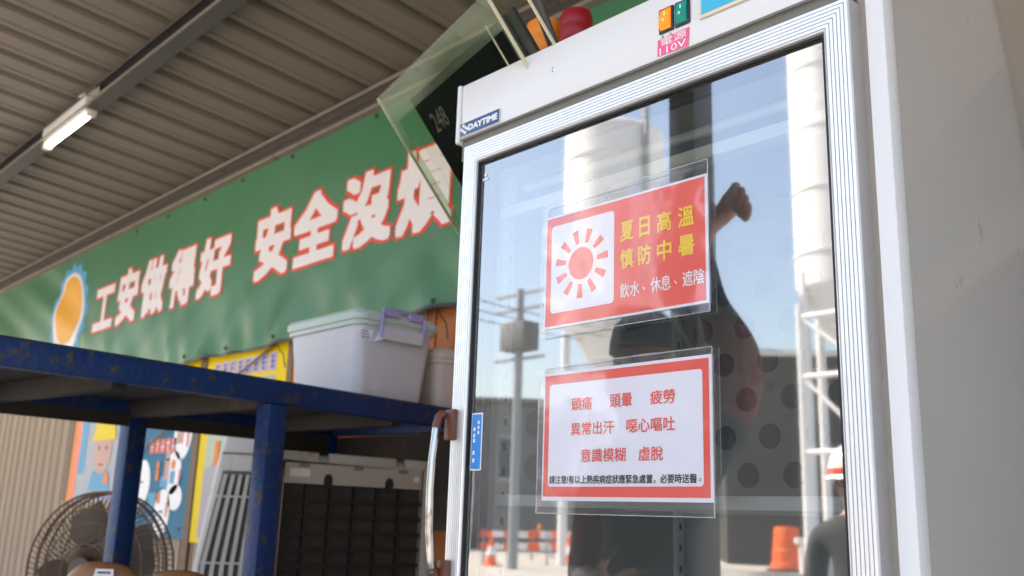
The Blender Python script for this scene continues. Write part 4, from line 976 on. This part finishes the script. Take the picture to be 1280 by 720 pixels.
def head_parts(e, c, yaw_, s=1.0, hat=None):
    """face features, hair or hat on a head centred at c, facing angle yaw_ about z (0 = +y)"""
    Rm = Matrix.Translation(c) @ Matrix.Rotation(yaw_, 4, 'Z') @ Matrix.Diagonal((s, s, s, 1))
    m = MB(); n = 20
    m.lathe([(.02*0, .125), (.045, .118), (.070, .085), (.078, .04), (.078, 0), (.070, -.05), (.052, -.09), (.030, -.115), (0, -.12)], n, M_=Rm @ Matrix.Diagonal((.95, 1.18, 1, 1))); m.build('head', 'skin', e, smooth=True)
    m = MB(); m.add([Rm @ Vector(v) for v in ((-.012, .088, -.025), (.012, .088, -.025), (0, .112, -.022), (0, .092, .02))], [(0, 1, 2), (0, 2, 3), (2, 1, 3)]); m.build('nose', 'skin', e)
    for s_ in (-1, 1):
        m = MB(); m.lathe([(0, .004), (.008, .003), (.012, 0)], 10, M_=Rm @ Matrix.Translation((s_*.030, .086, .012)) @ Matrix.Rotation(R(-90), 4, 'X')); m.build('eye', 'black_gloss', e, smooth=True)
        m = MB(); m.lathe([(0, .01), (.02, .008), (.026, -.002)], 12, M_=Rm @ Matrix.Translation((s_*.074, 0, 0)) @ Matrix.Rotation(R(90*s_), 4, 'Y') @ Matrix.Diagonal((1.2, .7, 1, 1))); m.build('ear', 'skin', e, smooth=True)
    m = MB(); m.box(-.022, .022, .078, .0845, -.062, -.054, M_=Rm); m.build('mouth', 'red_lens', e)
    m = MB(); m.lathe([(0, .135), (.05, .128), (.080, .09), (.087, .045), (.086, .0), (.08, -.03)], n, M_=Rm @ Matrix.Translation((0, -.014, 0)) @ Matrix.Diagonal((.96, 1.12, 1, 1)) @ Matrix.Rotation(R(12), 4, 'X')); m.build('hair', 'hair', e, smooth=True)
    if hat == 'cap':
        m = MB(); m.lathe([(0, .155), (.05, .148), (.085, .115), (.096, .07), (.097, .045)], 24, M_=Rm @ Matrix.Diagonal((.97, 1.16, 1, 1))); m.build('cap', 'cap_green', e, smooth=True)
        P = [Rm @ Vector((.085*math.sin(t), .07+.115*math.cos(t), .052-.02*math.cos(t))) for t in [R(-80+160*k/12) for k in range(13)]]+[Rm @ Vector((.085*math.sin(t), .07+.02*math.cos(t), .060)) for t in [R(80-160*k/12) for k in range(13)]]
        m = MB(); m.add(P, [(i, i+1, 24-i, 25-i) for i in range(12)]); m.build('cap_brim', 'cap_green', e, solid=.003)
    if hat == 'helmet':
        m = MB(); m.lathe([(0, .175), (.06, .165), (.105, .125), (.122, .07), (.124, .035), (.14, .02), (.142, .015), (.12, .018)], 28, M_=Rm @ Matrix.Diagonal((.92, 1.1, 1, 1))); m.build('helmet', 'helmet_white', e, smooth=True)
        m = MB(); m.lathe([(.1255, .04), (.1262, .052), (.1255, .064)], 28, M_=Rm @ Matrix.Diagonal((.92, 1.1, 1, 1))); m.build('helmet_stripe', 'red_print', e, smooth=True)
def fingers(nodes, edges, wrist_i, P, d, side, curl, s=1.0, cf_=1.0):
    """palm plus five finger chains: d = direction of the hand, side = towards the thumb, curl = towards the palm"""
    P = Vector(P); d = Vector(d).normalized(); side = Vector(side).normalized(); curl = Vector(curl).normalized()
    nodes.append((tuple(P+d*.045*s), .030*s, .016*s)); pi_ = len(nodes)-1; edges.append((wrist_i, pi_))
    nodes.append((tuple(P+d*.085*s), .030*s, .014*s)); pk = len(nodes)-1; edges.append((pi_, pk))
    for k, ln in enumerate((.070, .078, .072, .056)):
        off = side*(.028-.019*k)*s; a = P+d*.10*s+off; prev = pk
        for q, (f_, c_) in enumerate(((.35, .0), (.7 if cf_ == 1 else .55, .35*cf_), (.92 if cf_ == 1 else .35, .8*min(cf_, 1.2)))):
            nodes.append((tuple(a+d*ln*f_*s+curl*ln*c_*s*.7), .0085*s, .0085*s)); edges.append((prev, len(nodes)-1)); prev = len(nodes)-1
    prev = pi_
    for f_, c_ in ((.03, 0), (.055, .012), (.075, .03)):
        nodes.append((tuple(P+side*(.012+f_)*s+d*(.03+f_*.6)*s+curl*c_*s), .010*s, .010*s)); edges.append((prev, len(nodes)-1)); prev = len(nodes)-1
# man in the dark cap, one arm raised to the post, the other across his belly. Faces the glass.
X, Y = -1.56, .05
def V(x, y, z): return (X+x, Y+y, z)
N = [(V(0, 0, 1.02), .13, .10)]; E_ = []
def nd(p, r, par, r_2=None): N.append((V(*p), r, r_2 if r_2 else r)); E_.append((par, len(N)-1)); return len(N)-1
t1 = nd((0, .0, 1.22), .125, 0, .10); t2 = nd((0, 0, 1.42), .140, t1, .11); t3 = nd((0, -.01, 1.60), .11, t2, .085); nk = nd((0, 0, 1.70), .055, t3); nd((0, .01, 1.81), .05, nk)
for s_ in (-1, 1):
    h_ = nd((s_*.09, 0, .94), .088, 0); k_ = nd((s_*.11, .02, .52), .065, h_); a_ = nd((s_*.12, -.01, .09), .045, k_); nd((s_*.13, .13, .035), .04, a_, .03)
sh = nd((.15, -.01, 1.62), .085, t3); ua = nd((.20, -.06, 1.74), .088, sh); el = nd((.195, -.11, 1.87), .078, ua); fa = nd((.125, -.10, 2.02), .042, el); wr = nd((.115, -.06, 2.19), .032, fa)
fingers(N, E_, wr, V(.13, -.06, 2.20), (.75, .1, .45), (-.5, 0, .85), (-.25, .2, -1), 1.3, 2.3)
sh2 = nd((-.17, -.01, 1.58), .072, t3); el2 = nd((-.24, -.02, 1.30), .055, sh2); wr2 = nd((-.06, .17, 1.30), .032, el2)
fingers(N, E_, wr2, V(-.05, .175, 1.30), (1, .1, .1), (0, .1, 1), (0, -1, 0))
def pickA(c):
    x, y, z = c.x-X, c.y-Y, c.z
    if x > .02 and z > 2.17: return 0
    if x > .02 and z > 1.96: return 2
    if z < 1.70 and x > .10: return 2
    fx_ = min(max((x+.24)/.19, .25), 1.0) if y > .08 else 0
    if y > .06 and ((x-(-.24+.19*fx_))**2 if x < -.05 else 0)+(y-(-.02+.195*fx_))**2+(z-1.30)**2 < .0042: return 0
    if z < .98: return 2
    if z > 1.64 and abs(x) < .11: return 0
    return 1 if (abs(x) > .12 or z > 1.52) else 3
man = person('man', N, E_, ['skin', 'shirt_brown', 'trousers', 'vest_teal'], pickA, 'man in dark green cap and maroon shirt reaching up, reflected behind the notices')
head_parts(man, Vector(V(0, .02, 1.835)), R(-42), 1.03, 'cap')
# worker in the white helmet
X, Y = -2.055, -2.0
N = [(V(0, 0, .98), .14, .10)]; E_ = []
t1 = nd((0, 0, 1.15), .135, 0, .10); t2 = nd((0, 0, 1.33), .155, t1, .11); t3 = nd((0, 0, 1.46), .12, t2, .08); nk = nd((0, 0, 1.53), .052, t3); nd((0, .01, 1.6), .048, nk)
for s_ in (-1, 1):
    h_ = nd((s_*.09, 0, .9), .09, 0); k_ = nd((s_*.1, .03, .5), .062, h_); a_ = nd((s_*.11, -.01, .09), .043, k_); nd((s_*.12, .12, .035), .04, a_, .03)
    sh = nd((s_*.19, 0, 1.42), .065, t3); el = nd((s_*.25, -.02, 1.14), .048, sh); wr = nd((s_*.24, .10, .92), .030, el)
    fingers(N, E_, wr, V(s_*.24, .105, .91), (0, .3, -1), (-s_*.2, 1, 0), (-s_, 0, 0), .95)
def pickB(c):
    x, y, z = c.x-X, c.y-Y, c.z
    if z < .95 and abs(x) > .2: return 0
    if z < .95: return 2
    if z > 1.52: return 0
    return 1
w2 = person('worker', N, E_, ['skin', 'trousers', 'trousers'], pickB, 'worker in white helmet with red stripe, reflected low at the right glass edge')
head_parts(w2, Vector(V(0, .02, 1.645)), R(-20), 1.0, 'helmet')
